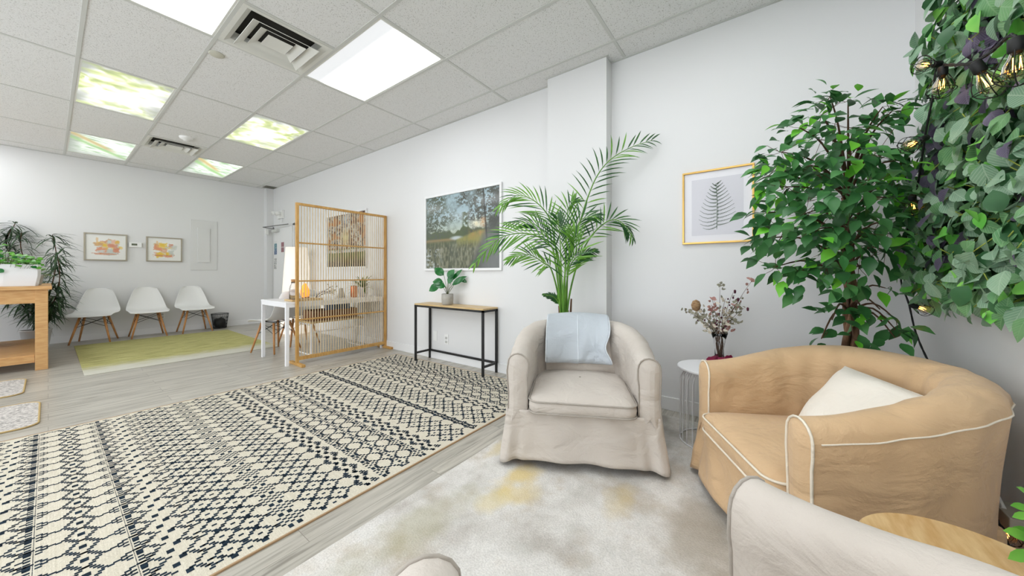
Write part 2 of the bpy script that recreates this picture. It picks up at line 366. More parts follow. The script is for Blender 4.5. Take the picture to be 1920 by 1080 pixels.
b.inputs['Emission Color'].default_value = (.95, .975, 1, 1); L(mr.outputs[0], b.inputs['Emission Strength']); b.inputs['Base Color'].default_value = (.3, .3, .3, 1)
def troffer(i, j, label, func=None, strength=0):
    x0, x1, y0, y1 = V(i)+.012, V(i+1)-.012, U(j)+.012, U(j+1)-.012
    t = thing('ceiling_light', label, 'ceiling light', ((x0+x1)/2, (y0+y1)/2, CEIL)); cx, cy = (x0+x1)/2, (y0+y1)/2
    hx, hy = (x1-x0)/2, (y1-y0)/2
    f = MB(); q = .014
    f.box(-hx, hx, -hy, -hy+q, .002, .09); f.box(-hx, hx, hy-q, hy, .002, .09); f.box(-hx, -hx+q, -hy+q, hy-q, .002, .09); f.box(hx-q, hx, -hy+q, hy-q, .002, .09); f.box(-hx, hx, -hy, hy, .09, .1)
    f.build('housing', M_grille, t)
    if func: sheet('printed_diffuser', (-hx+q, -hy+q, .008), (2*hx-2*q, 0, 0), (0, 2*hy-2*q, 0), 50, 90, func, t, emit=strength)
    else: p = MB(); p.box(-hx+q, hx-q, -hy+q, hy-q, .008, .012); p.build('diffuser', dm, t)
    return t
def leafy(seed, green):
    def f(u, v):
        x = (u-.5); y = (v-.5)*2; an = np.arctan2(y, x); r = np.hypot(x, y*.62)
        st = fbm(an*2.2+seed+20, r*4+seed, 3); n = fbm(u*3+seed, v*6+seed*2, 3); fn = fbm(u*7+n*4, v*12+seed, 2)
        k = np.clip((r-.14+(st-.5)*.55)*3.2, 0, 1)*np.clip((fn-.33)*3.5, 0, 1); k = k*np.clip(1.25-.5*(v > .6)-.3*u, 0, 1)
        g = np.clip((r-.40+(n-.5)*.5)*3, 0, 1)*.85
        C = np.zeros(u.shape+(3,))+np.array((250, 251, 248.)); C = mixc(C, green, k); C = mixc(C, (150, 156, 146), g*np.clip((n-.3)*3, 0, 1)); C = mixc(C, (150, 168, 104), np.clip((fn-.55)*4, 0, 1)*k*.6)
        return C
    return f
def leafy2(seed):
    def f(u, v):
        st = fbm(u*5+v*2+seed, v*22-u*6+seed, 4); C = np.zeros(u.shape+(3,))+np.array((240, 246, 238.))
        C = mixc(C, (150, 186, 140), (st-.47)*3.2); C = mixc(C, (140, 150, 138), np.clip((.22-u)*4, 0, .8))
        C = mixc(C, (196, 170, 96), np.clip(1-np.abs((v-.35)-(u-.4)*.8)*9, 0, 1)*np.clip((.8-u)*4, 0, 1)); C = mixc(C, (130, 186, 92), np.clip(1-np.abs((v-.50)-(u-.4)*.7)*10, 0, 1)*.8)
        return mixc(C, (170, 176, 168), np.clip((v-.8)*4, 0, .7))
    return f
troffer(2, 1, 'plain white lit ceiling light to the right of the large vent')
troffer(0, 1, 'plain white ceiling light left of the large vent, cut by the top edge')
for (i, j) in WHITE[2:]: troffer(i, j, 'unseen plain white lit ceiling light continuing the ceiling grid')['group'] = 'ceiling lights above and behind the camera'
troffer(0, 3, 'largest-looking backlit ceiling light printed with green foliage, upper left', leafy(2, (208, 220, 138)), 1.0)
troffer(2, 3, 'backlit ceiling light printed with yellow-green foliage around a white glow, nearest the long wall', leafy(9, (206, 218, 136)), 1.0)
troffer(0, 5, 'backlit ceiling light with green and orange leaf print, left of the far vent', leafy2(4), .9)
troffer(2, 5, 'backlit ceiling light with pale leaf print and an orange streak, right of the far vent', leafy2(11), 1.05)

def vent(i, j, label):
    x0, x1 = V(i)+.012, V(i+1)-.012; y0 = (U(j)+U(j+1))/2+.012; y1 = U(j+1)-.012
    t = thing('ceiling_vent', label, 'vent', ((x0+x1)/2, (y0+y1)/2, CEIL), 0, None)
    H = (x1-x0)/2
    def ring(mb, a, za, b_, zb, th=.004):
        A = [(-a,-a,za),(a,-a,za),(a,a,za),(-a,a,za)]; B = [(-b_,-b_,zb),(b_,-b_,zb),(b_,b_,zb),(-b_,b_,zb)]
        mb.add(A+B, [(k, (k+1) % 4, 4+(k+1) % 4, 4+k) for k in range(4)])
    f = MB(); ring(f, H, .0, H-.028, .0); ring(f, H-.028, 0, H-.06, .018); ring(f, H-.06, .018, H-.075, .07); f.build('outer_frame', M_grille, t, solid=.003)
    for a, d in ((.218, -.026), (.150, -.016), (.083, -.006)):
        g = MB()
        if a > .1: ring(g, a, d, a-.052, d+.030)
        else: ring(g, a, d, a-.03, d+.004); ring(g, a-.03, d+.004, .001, d+.004)
        g.build('deflector_ring', M_grille, t, solid=.003)
    g = MB(); g.box(-H+.02, H-.02, -H+.02, H-.02, .085, .088); g.build('duct_opening', M_dark, t)
    return t
vent(1, 1, 'large square grey-white ceiling vent with nested rings between the two white lights')
vent(1, 4, 'smaller-looking far square ceiling vent between the two rear printed lights')
t = thing('return_grille', 'small dark grey grille in the ceiling corner above the door', 'vent', (2.74, 8.33, CEIL-.001))
m = MB(); m.box(-.1, .1, -.15, -.13, -.004, .0); m.box(-.1, .1, .05, .07, -.004, 0); m.box(-.1, -.085, -.13, .05, -.004, 0); m.box(.085, .1, -.13, .05, -.004, 0); m.build('grille_frame', mat('grey_grille', (128, 128, 118), .6), t)
m = MB()
for k in range(6): y = -.118+k*.03; m.box(-.085, .085, y, y+.012, -.003, 0)
m.build('louvers', MATS['grey_grille'], t); m = MB(); m.box(-.085, .085, -.13, .05, -.0005, 0); m.build('backing', mat('grille_back', (80, 80, 72), .8), t)
m = MB(); m.lathe([(0.001, -.045), (.03, -.045), (.035, -.03), (.06, -.025), (.068, -.01), (.07, .006)], n=28); o = m.build('smoke_detector', M_white, smooth=True, loc=(1.078, 6.13, CEIL)); tag(o, 'round white smoke detector on the ceiling beside the far vent', 'detector')
m = MB(); m.lathe([(0.001, -.006), (.045, -.006), (.052, 0), (.052, .006)], n=28); o = m.build('sprinkler_cover', mat('cream_plastic', (200, 198, 184), .5), smooth=True, loc=(.815, 3.60, CEIL)); tag(o, 'small cream round sprinkler cover on the ceiling near the large vent', 'sprinkler cover')

# ================================================================ RUGS
def rugmat(name, stops, scale, stretch, fine=300, bump=.5):
    m = bpy.data.materials.new(name); m.use_nodes = True; nt = m.node_tree; N = nt.nodes.new; L = nt.links.new; b = nt.nodes['Principled BSDF']
    b.inputs['Roughness'].default_value = .95; b.inputs['Specular IOR Level'].default_value = .1
    tc = N('ShaderNodeTexCoord'); mp = N('ShaderNodeMapping'); mp.inputs['Scale'].default_value = stretch; L(tc.outputs['Object'], mp.inputs[0])
    n = N('ShaderNodeTexNoise'); n.inputs['Scale'].default_value = scale; n.inputs['Detail'].default_value = 8; n.inputs['Roughness'].default_value = .62; L(mp.outputs[0], n.inputs['Vector'])
    r = N('ShaderNodeValToRGB'); e = r.color_ramp.elements
    while len(e) < len(stops): e.new(.5)
    for k, (p, c) in enumerate(stops): e[k].position = p; e[k].color = lin(c)+(1,)
    L(n.outputs['Fac'], r.inputs[0])
    n2 = N('ShaderNodeTexNoise'); n2.inputs['Scale'].default_value = fine; n2.inputs['Detail'].default_value = 2; L(tc.outputs['Object'], n2.inputs['Vector'])
    bp = N('ShaderNodeBump'); bp.inputs['Strength'].default_value = bump; bp.inputs['Distance'].default_value = .004; L(n2.outputs['Fac'], bp.inputs['Height']); L(bp.outputs[0], b.inputs['Normal'])
    mv = N('ShaderNodeMapRange'); L(n2.outputs['Fac'], mv.inputs[0]); mv.inputs[1].default_value = .3; mv.inputs[2].default_value = .7; mv.inputs[3].default_value = .86; mv.inputs[4].default_value = 1.06
    mx = N('ShaderNodeMixRGB'); mx.blend_type = 'MULTIPLY'; mx.inputs[0].default_value = 1; L(r.outputs[0], mx.inputs[1]); L(mv.outputs[0], mx.inputs[2]); L(mx.outputs[0], b.inputs['Base Color'])
    return m, nt, mx, tc, b
# patterned flat-weave rug
MR, *_ = rugmat('ivory_weave', [(.35, (205, 197, 178)), (.65, (219, 212, 195))], 7, (30, 1, 1), 260, .4)
MN = mat('navy_yarn', (42, 58, 72), .9, rgb2=(30, 38, 46), vscale=40, spec=.1)
RX0, RX1, RY0, RY1 = -.55, 2.68, 1.55, 3.82
t = thing('patterned_rug', 'large ivory flat-weave rug with dark navy geometric diamond bands across the middle of the floor', 'rug', (0, 0, 0))
m = MB(); m.box(RX0, RX1, RY0, RY1, .0005, .006); m.build('rug_field', MR, t)
m = MB(); m.box(RX0-.006, RX1+.006, RY0-.008, RY0, .0005, .0075); m.box(RX0-.006, RX1+.006, RY1, RY1+.008, .0005, .0075); m.box(RX0-.006, RX0, RY0, RY1, .0005, .0075); m.box(RX1, RX1+.006, RY0, RY1, .0005, .0075)
m.build('rug_binding', mat('tan_binding', (172, 142, 108), .85), t)
DX = .0163; PER = .105; DY = PER/8
def tri(r): r = (r % 8)/4.; return r if r <= 1 else 2-r
def q(x): return round(x/(DX/2))*(DX/2)
bands = []
def bandD(c, L_=.0485, W=2):
    out = []
    for r in range(8):
        v = r/4.; us = set()
        for k in range(-3, 4):
            for u in (1+v+2*k, -1-v+2*k, 1-v+2*k):
                if abs(u) <= W+.01: us.add(round(u, 3))
        for u in us:
            if r == 0 and abs(abs(u)-1) < .01: out.append((c+u*L_, r, 1.35, 1.9))
            else: out.append((c+q(u*L_), r, 1.1, .8))
    out += [(c, 0, 1, .8), (c-L_, 4, 1, .8), (c+L_, 4, 1, .8)]
    for sg in (-1, 1): out.append((c+sg*(W*L_+DX*.6), 4, 1, .8))
    return out
def bandC(c):
    o = [(c-.017, 0, 1.1, 2.0), (c+.017, 0, 1.1, 2.0)]
    for r in (2, 4, 6): o += [(c, r, 1, .75), (c-.034, r, 1, .75), (c+.034, r, 1, .75)]
    for r in (3, 5): o += [(c-.017, r, 1, .75), (c+.017, r, 1, .75)]
    return o+[(c-.05, 3, 1.1, .75), (c+.05, 5, 1.1, .75)]
def bandA(c):
    o = [(c-.011, 1, 1.2, 1.9), (c+.013, 4, 1.2, 1.9)]
    for r in range(8):
        o.append((c-.022-q(.05*tri(r+2)), r, 1.1, .75)); o.append((c+.022+q(.05*tri(r+3)), r, 1.1, .75))
    o += [(c-.086, 2, 1.3, .75), (c+.086, 1, 1.3, .75), (c-.055, 3, 1, .75), (c+.055, 2, 1, .75)]
    return o
def bandB(c):
    o = [(c, 0, 1.2, 1.9), (c, 4, 1.1, .75)]
    for r in range(8):
        t_ = tri(r)
        for sg in (-1, 1):
            o.append((c+sg*(q(.018+.024*(1-t_))), r, 1, .75)) if r in (0, 1, 7) else o.append((c+sg*q(.012+.016*(1-t_)*1.6), r, 1, .75))
    for sg in (-1, 1):
        o += [(c+sg*.055, 7.5, 1, .75), (c+sg*.072, 0, 1.3, .7), (c+sg*.088, 7.3, 1, .75), (c+sg*.088, .9, 1, .75)]
        o += [(c+sg*.100, z, 1, .7) for z in (-.2, 1.7, 6.2)] + [(c+sg*.126, z, 1, .8) for z in (2, 3.7, 5.2, 6.8)] + [(c+sg*.126, 0, 1.1, 2.0), (c+sg*.142, 4.4, 1.1, .7)]
        o += [(c+sg*.1125, z, .10, .8) for z in range(8)]
    return o
def bandZ(c, A=.042):
    o = []
    for r in range(8):
        o.append((c-.006-q(A*tri(r)), r, 1.05, .8)); o.append((c+.006+q(A*tri(r+4)), r+.4, 1.05, .8))
        if r in (3, 4, 5): o.append((c-.006-q(A*tri(r))+DX*.9, r+.1, .9, .8)); 
        if r in (7, 0, 1): o.append((c+.006+q(A*tri(r+4))-DX*.9, r+.1, .9, .8))
    o += [(c-.008, 0, 1.2, 1.6), (c+.01, 4, 1.2, 1.6)]
    return o
def bandH(c):
    o = [(c, 0, 1, .8), (c, 2, 1, .8), (c, 6, 1, .8), (c, 4, 1.1, 1.4)]
    for sg in (-1, 1):
        for r, dx in ((0, .046), (1, .046), (7, .046), (2, .036), (6, .036), (3, .022), (5, .022), (4, .006)):
            o.append((c+sg*(.062+dx*.95), r, 1, .85)); o.append((c+sg*(.062-dx*.95), r, 1, .85))
        o.append((c+sg*.128, 0, 1.2, 2.0))
        for r in (2, 4, 6): o += [(c+sg*.100, r, .9, .8), (c+sg*.118, r+1 if r < 6 else r, .9, .8), (c+sg*.136, r, .9, .8)]
    return o
bands = bandA(-.128)+bandB(.079)+bandA(.2855)+bandD(.460)+bandC(.617)+bandD(.780)+bandZ(.953)+bandH(1.165)+bandZ(1.37)+bandD(1.555)+bandZ(1.718, .022)+bandD(1.875)+bandZ(2.05)+bandH(2.265)+bandZ(2.455)+bandD(2.60)
bands += bandD(-.30)+bandC(-.46)
m = MB(); rr = random.Random(2)
k = 0; y = RY0+.035
while y < RY1-.02:
    for (x, r, wd, ht) in bands:
        yy = y+r*DY; hw = DX*wd/2*(.97+.1*rr.random()); hh = DY*(ht*1.12 if ht < 1.2 else ht)/2
        if not (RX0+.01 < x < RX1-.012) or yy > RY1-.02 or yy < RY0+.02: continue
        j = rr.uniform(-.0007, .0007)
        m.add([(x-hw, yy-hh+j, .0064), (x+hw, yy-hh+j, .0064), (x+hw, yy+hh+j, .0064), (x-hw, yy+hh+j, .0064)], [(0, 1, 2, 3)])
    y += PER
m.build('woven_pattern', MN, t)
# abstract seating rug
MA, nt, mx, tc, b = rugmat('abstract_pile', [(.34, (184, 178, 170)), (.44, (208, 204, 198)), (.55, (224, 221, 216)), (.68, (214, 208, 199))], 2.4, (1, 1, 1), 140, .6)
N = nt.nodes.new; L = nt.links.new
def blot(col, scale, lo, hi, amt, seed):
    global mx
    mp = N('ShaderNodeMapping'); mp.inputs['Location'].default_value = seed; L(tc.outputs['Object'], mp.inputs[0])
    n = N('ShaderNodeTexNoise'); n.inputs['Scale'].default_value = scale; n.inputs['Detail'].default_value = 7; n.inputs['Roughness'].default_value = .68; L(mp.outputs[0], n.inputs['Vector'])
    mr = N('ShaderNodeMapRange'); L(n.outputs['Fac'], mr.inputs[0]); mr.inputs[1].default_value = lo; mr.inputs[2].default_value = hi; mr.inputs[4].default_value = amt
    r = N('ShaderNodeMixRGB'); L(mr.outputs[0], r.inputs[0]); L(mx.outputs[0], r.inputs[1]); r.inputs[2].default_value = lin(col)+(1,); mx = r; L(r.outputs[0], b.inputs['Base Color'])
def stain(col, cx, cy, rx, ry, amt):
    global mx
    mp = N('ShaderNodeMapping'); mp.vector_type = 'TEXTURE'; mp.inputs['Location'].default_value = (cx, cy, 0); mp.inputs['Scale'].default_value = (rx, ry, 1); L(tc.outputs['Object'], mp.inputs[0])
    n = N('ShaderNodeTexNoise'); n.inputs['Scale'].default_value = 6; n.inputs['Detail'].default_value = 6; L(tc.outputs['Object'], n.inputs['Vector'])
    ln = N('ShaderNodeVectorMath'); ln.operation = 'LENGTH'; L(mp.outputs[0], ln.inputs[0])
    a = N('ShaderNodeMath'); a.operation = 'MULTIPLY_ADD'; L(n.outputs['Fac'], a.inputs[0]); a.inputs[1].default_value = -2.2; L(ln.outputs['Value'], a.inputs[2])
    mr = N('ShaderNodeMapRange'); L(a.outputs[0], mr.inputs[0]); mr.inputs[1].default_value = 0; mr.inputs[2].default_value = -.7; mr.inputs[4].default_value = amt
    r = N('ShaderNodeMixRGB'); L(mr.outputs[0], r.inputs[0]); L(mx.outputs[0], r.inputs[1]); r.inputs[2].default_value = lin(col)+(1,); mx = r; L(r.outputs[0], b.inputs['Base Color'])
blot((168, 152, 128), 3.1, .52, .72, .6, (3, 1, 0)); blot((180, 180, 172), 9, .5, .7, .4, (7, 4, 0))
stain((218, 192, 116), 1.45, 1.03, .17, .09, .7); stain((216, 192, 120), 1.33, .94, .12, .11, .5); stain((214, 196, 134), 1.21, .99, .12, .07, .45); stain((212, 190, 124), 1.66, 1.28, .16, .05, .45); stain((204, 180, 112), 1.58, .52, .12, .08, .4)
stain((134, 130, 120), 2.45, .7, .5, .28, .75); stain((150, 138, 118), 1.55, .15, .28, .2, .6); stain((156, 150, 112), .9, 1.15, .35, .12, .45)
t = thing('seating_rug', 'worn beige and grey abstract rug with yellow stains under the armchairs', 'rug')
m = MB(); m.box(-.5, 2.71, -.62, 1.345, .0005, .008); m.build('pile', MA, t, bevel=.003)
MO, nt, mx, tc, b = rugmat('olive_pile', [(.3, (140, 136, 88)), (.5, (184, 180, 120)), (.7, (198, 194, 138))], 3, (1.4, 9, 1), 160, .5)
N = nt.nodes.new; L = nt.links.new
sx = N('ShaderNodeSeparateXYZ'); L(tc.outputs['Object'], sx.inputs[0]); n = N('ShaderNodeTexNoise'); n.inputs['Scale'].default_value = 5; n.inputs['Detail'].default_value = 6; mp = N('ShaderNodeMapping'); mp.inputs['Scale'].default_value = (1, 5, 1); L(tc.outputs['Object'], mp.inputs[0]); L(mp.outputs[0], n.inputs['Vector'])
a = N('ShaderNodeMath'); a.operation = 'MULTIPLY_ADD'; L(n.outputs['Fac'], a.inputs[0]); a.inputs[1].default_value = -.7; L(sx.outputs['Y'], a.inputs[2])
mr = N('ShaderNodeMapRange'); L(a.outputs[0], mr.inputs[0]); mr.inputs[1].default_value = 5.72; mr.inputs[2].default_value = 5.45; mr.inputs[4].default_value = .9
r = N('ShaderNodeMixRGB'); L(mr.outputs[0], r.inputs[0]); L(mx.outputs[0], r.inputs[1]); r.inputs[2].default_value = lin((206, 204, 194))+(1,); L(r.outputs[0], b.inputs['Base Color'])
m = MB(); m.box(.22, 1.97, 5.60, 7.99, .0005, .008); o = m.build('olive_rug', MO, bevel=.003); tag(o, 'faded olive-yellow rug with a pale near edge in front of the three white chairs', 'rug')
def floormat(cx, cy, w_, d_, label):
    P = []; r_ = .09; N_ = 8
    for (sx_, sy_, a0) in ((1, 1, 0), (-1, 1, 90), (-1, -1, 180), (1, -1, 270)):
        for k in range(N_+1): a = R(a0+90*k/N_); P.append((sx_*(w_/2-r_)+r_*math.cos(a), sy_*(d_/2-r_)+r_*math.sin(a)))
    t = thing('door_mat', label, 'mat', (cx, cy, 0)); n = len(P); m = MB()
    m.add([(x, y, .001) for x, y in P]+[(x, y, .008) for x, y in P], [tuple(range(n, 2*n)), tuple(range(n-1, -1, -1))]+[(k, (k+1) % n, n+(k+1) % n, n+k) for k in range(n)])
    m.build('mat_pile', mmat, t); m = MB(); m.tube([(x, y, .006) for x, y in P], .006, 6, closed=True); m.build('mat_binding', mat('ochre_binding', (186, 160, 108), .8), t)
mmat, *_ = rugmat('speckled_mat', [(.38, (150, 146, 142)), (.5, (196, 190, 184)), (.62, (220, 214, 208))], 60, (1, 1, 1), 200, .6)
floormat(-.43, 4.42, .78, .76, 'speckled light grey floor mat with ochre edging, nearer the patterned rug')
floormat(-.52, 5.56, .78, .76, 'speckled light grey floor mat with ochre edging, in front of the wooden bench table')

# ================================================================ ARMCHAIRS
def armchair(name, label, loc, face, mf, mp_, group=None, seed=1):
    # local: x across, y towards the back, z up; origin at the front centre on the floor
    rot = math.atan2(-face[1], -face[0])-R(90)
    t = thing(name, label, 'armchair', loc, rot, group); rg = random.Random(seed)
    a, ys, yb = .345, .30, .68
    path = []
    n1, n2 = 14, 44
    for k in range(n1): path.append((a, .02+(ys-.02)*k/n1))
    for k in range(n2+1):
        th = math.pi*k/n2; cx, sy = math.cos(th), math.sin(th); e = .97
        path.append((a*math.copysign(abs(cx)**e, cx), ys+(yb-ys)*abs(sy)**e))
    for k in range(n1-1, -1, -1): path.append((-a, .02+(ys-.02)*k/n1))
    P = [Vector((x, y, 0)) for x, y in path]; K = len(P)
    rings = []; s = 0
    for i, p in enumerate(P):
        tg = (P[min(i+1, K-1)]-P[max(i-1, 0)]).normalized(); n = Vector((tg.y, -tg.x, 0))
        if i > 0: s += (p-P[i-1]).length
        bk = smooth(p.y/.62); h = .605+.115*bk; th = .056+.016*bk; ff = 1-.75*smooth((p.y-.05)/.45)
        rip = lambda z, am: am*math.sin(s*34+seed)*(1-z/.3)+am*.6*math.sin(s*71+2*seed)*(1-z/.3) if z < .3 else 0
        prof = [(.010+.082*ff+rip(.02, .008), .022), (.020+.064*ff+rip(.1, .008), .10), (.032+.038*ff+rip(.19, .006), .19), (.042+.018*ff, .28), (.053, .38), (.056, .47), (.060+.008*bk, h-.10)]
        for k in range(9):
            an = math.pi*k/8; prof.append((th*math.cos(an)*1.02, h-th+th*math.sin(an)*(1 if k else 1)))
        prof += [(-th-.006*bk, h-.11), (-.054-.022*bk, .46), (-.052-.012*bk, .38), (-.05, .26)]
        ring = []
        for j, (o_, z) in enumerate(prof):
            wr = .004*math.sin(s*23+z*31+seed)*math.sin(z*17+s*9) + (.005*math.sin(s*52+seed*3)*bk if z > .35 else 0)
            ring.append(p+n*(o_+wr)+Vector((0, 0, z)))
        rings.append(ring)
    m = MB(); m.grid(rings); m.build('shell', mf, t, smooth=True)
    # arm front panels: slightly bulging caps
    for ri, sg in ((rings[0], 1), (rings[-1], -1)):
        c = sum(ri, Vector())/len(ri); c.z = .42; mb = MB()
        mid = [p.lerp(Vector((c.x, p.y, min(max(p.z, .27), .56))), .45)+Vector((0, -.014, 0)) for p in ri]
        inn = [p.lerp(Vector((c.x, p.y, min(max(p.z, .30), .53))), .8)+Vector((0, -.018, 0)) for p in ri]
        mb.grid([ri, mid, inn]); mb.add(inn, [tuple(range(len(inn)))])
        mb.build('arm_front', mf, t, smooth=True)
        mb = MB(); mb.tube([p+Vector((0, -.003, 0)) for p in ri], .0042, 6); mb.build('piping', mp_, t, smooth=True)
    # seam round the outside under the rolled rim
    mb = MB(); mb.tube([r_[7]+(r_[7]-r_[15]).normalized()*.001 for r_ in rings[1:-1]], .0026, 5); mb.build('rim_piping', mp_, t, smooth=True)
    # front skirt
    NX, NZ = 76, 14; G = []; wrap = .10
    for i in range(NX+1):
        col_ = []
        for k in range(NZ+1):
            z = .30-(.30-.02)*k/NZ; f = 1-z/.30
            hw = .353+float(np.interp(z, (.022, .10, .19, .30), (.092, .084, .070, .058))); tot = 2*hw+2*wrap; q_ = tot*i/NX-tot/2
            yf = .010-.030*f**1.3
            if abs(q_) <= hw-.03: x, y, u = q_, yf, q_/hw
            else:
                dd = abs(q_)-(hw-.03); an = min(dd/.045, math.pi/2)
                x = math.copysign(hw-.03+.03*math.sin(an), q_); y = yf+.03*(1-math.cos(an))+max(0, dd-.045*math.pi/2); u = math.copysign(1, q_)
            hem = .035*(1-abs(u)**3)*f
            y += -.02*f*(1-u*u)+.009*f*math.sin(u*9+seed)+.004*math.sin(u*13+z*30)*(abs(u) < 1)
            if .72 < abs(u) < 1: y += .016*f*math.sin((abs(u)-.72)/.28*math.pi*2)
            col_.append(Vector((x, y, z+hem)))
        G.append(col_)
    m = MB(); m.grid(G); m.build('skirt', mf, t, smooth=True, solid=.004)
    # platform under cushion
    m = MB(); m.box(-.30, .30, .012, .62, .20, .285); m.build('seat_platform', mf, t, bevel=.02)
    # cushion
    def cushion(x0, x1, y0, y1, z0, z1, crown, nm='seat_cushion', rc=.06, mat_=mf, pip=True):
        out = []; n = 10
        for (sx_, sy_, a0) in ((1, 1, 0), (-1, 1, 90), (-1, -1, 180), (1, -1, 270)):
            rr_ = rc*(2.4 if sy_ > 0 else 1)
            for k in range(n+1):
                an = R(a0+90*k/n); out.append(Vector((((x1 if sx_ > 0 else x0)-sx_*rr_)+rr_*math.cos(an), ((y1 if sy_ > 0 else y0)-sy_*rr_)+rr_*math.sin(an), 0)))
        C = Vector(((x0+x1)/2, (y0+y1)/2, 0)); rings_ = []; zm = (z0+z1)/2
        for f, z in ((.3, z0-.0), (.8, z0), (.95, z0+.004), (1, z0+.018), (1.012, zm), (1, z1-.018), (.96, z1-.002), (.85, z1+crown*.35), (.6, z1+crown*.75), (.3, z1+crown), (.02, z1+crown)):
            rings_.append([C+(p-C)*f+Vector((0, 0, z)) for p in out])
        rings_ = [r_+[r_[0]] for r_ in rings_]
        mb = MB(); mb.grid(rings_); cu = mb.build(nm, mat_, t, smooth=True)
        if pip:
            for z, f in ((z1-.014, 1.006), (z0+.014, 1.006)):
                mb = MB(); mb.tube([C+(p-C)*f+Vector((0, 0, z)) for p in out], .0045, 6, closed=True); mb.build('cushion_piping', mp_, cu, smooth=True)
    cushion(-.282, .282, -.03, .62, .287, .375, .035)
    for (x, y) in ((.34, .06), (-.34, .06), (.24, .66), (-.24, .66)):
        m = MB(); m.lathe([(.018, 0.009), (.024, .08)], (x, y, 0), 12, bottom=True, top=True); m.build('foot', M_leg, t)
    return t
CH1 = armchair('armchair', 'cream slipcovered tub armchair with a blue blanket, beside the white wire table', (1.68, .776, .008), (-.893, -.45), M_beige, M_beigep, None, 1)
CH2 = armchair('armchair', 'tan slipcovered tub armchair with ivory piping in the corner under the leafy wall panel', (1.667, .09, .008), (-.478, .878), M_tan, M_tanp, None, 2)
CH3 = armchair('armchair', 'cream slipcovered tub armchair in the near foreground, only its arms showing at the bottom edge', (.638, .24, .008), (.589, .808), M_beige, M_beigep, None, 3)
def pillow_mesh(w_, h_, th, n=16, seed=0):
    front = []; back = []
    for i in range(n+1):
        rf = []; rb = []
        for k in range(n+1):
            u = -1+2*i/n; v = -1+2*k/n; pin = 1-.07*(abs(u)**2)*(1-abs(v)**2) ; pin2 = 1-.07*(abs(v)**2)*(1-abs(u)**2)
            z = th/2*((1-u**4)*(1-v**4))**.55+.004*math.sin(u*7+seed)*math.sin(v*6)
            x = u*w_/2*pin2; y = v*h_/2*pin
            rf.append(Vector((x, y, z))); rb.append(Vector((x, y, -z)))
        front.append(rf); back.append(rb)
    m = MB(); m.grid(front); m.grid([r_[::-1] for r_ in back]); return m
def place(o, origin, ex, ey):
    ex = Vector(ex).normalized(); ey = Vector(ey); ey = (ey-ex*ey.dot(ex)).normalized(); ez = ex.cross(ey)
    M = Matrix((ex, ey, ez)).transposed().to_4x4(); M.translation = Vector(origin); o.matrix_world = M
def wl(ch, x, y, z):
    r = ch.rotation_euler.z; l = ch.location
    return Vector((l.x+x*math.cos(r)-y*math.sin(r), l.y+x*math.sin(r)+y*math.cos(r), z))
def wd(ch, x, y, z): return wl(ch, x, y, z)-Vector((ch.location.x, ch.location.y, 0))
# lumbar pillow + blanket on cream chair
o = pillow_mesh(.45, .30, .08, seed=2).build('lumbar_pillow', M_beige, smooth=True)
place(o, wl(CH1, .005, .520, .540), wd(CH1, 1, 0, 0), wd(CH1, 0, .30, 1)); tag(o, 'cream back pillow in the armchair, mostly under the blue blanket', 'pillow')
bl = thing('folded_blanket', 'pale blue quilted fleece blanket folded over the back of the cream armchair', 'blanket')
def blanket(x0, x1, prof, th=.03):
    G = []; NX = 40
    pr = spline([Vector((0, y, z)) for y, z in prof], 44)
    for i in range(NX+1):
        u = i/NX; row = []
        for k, p in enumerate(pr):
            v = k/44; x = x0+(x1-x0)*u
            # pinch near the right edge, mid height, and soft folds
            du, dv = u-.80, v-.72; g = math.exp(-(du*du/.018+dv*dv/.02))
            x += -.035*math.exp(-((u-1)**2)/.03-((v-.68)**2)/.008)
            y = p.y+.020*g-.012*math.exp(-((u-.55+.55*(v-.75))**2)/.004)*smooth((v-.45)*4)-.008*math.exp(-((v-.62+.08*u)**2)/.0012)*(1-smooth((u-.5)*4))
            y += -.075*(x/.21)**2
            y += .006*math.sin(math.atan2(dv, du)*7)*math.exp(-(du*du+dv*dv)/.03)
            z = p.z-.018*math.sin(math.pi*u)*v**3+.012*math.sin(math.pi*u)*(1-v)
            row.append(wl(CH1, x, y, z))
        G.append(row)
    return G
prof = [(.79, .62), (.775, .70), (.745, .742), (.69, .755), (.63, .742), (.56, .70), (.498, .63), (.452, .56), (.434, .505), (.450, .482), (.475, .495)]
G = blanket(-.215, .20, prof); m = MB(); m.grid(G); o = m.build('blanket_fabric', M_blanket, bl, smooth=True, solid=.016)
for u in (0, 20, 40):
    m = MB(); m.tube([G[u][k]+Vector((-.893, -.45, .3)).normalized()*.0085 for k in range(8, 42)], .0035, 5); m.build('white_seam', M_blseam, bl, smooth=True)
# white cushion in tan chair
A = wl(CH2, .10, .52, .66); B = wl(CH2, .12, .40, .44)
o = pillow_mesh(.36, .34, .12, seed=5).build('throw_pillow', M_pillow, smooth=True)
pb = at(1521, 786, 1.455); pa = at(1562, 690, 1.52); pc = at(1748, 764, 1.16)
ex = (pc-pa); ey = (pa-pb); cen = pa+ex*.46-ey.normalized()*.15
place(o, cen, ex, ey)
tag(o, 'white square throw pillow leaning in the tan armchair', 'pillow')

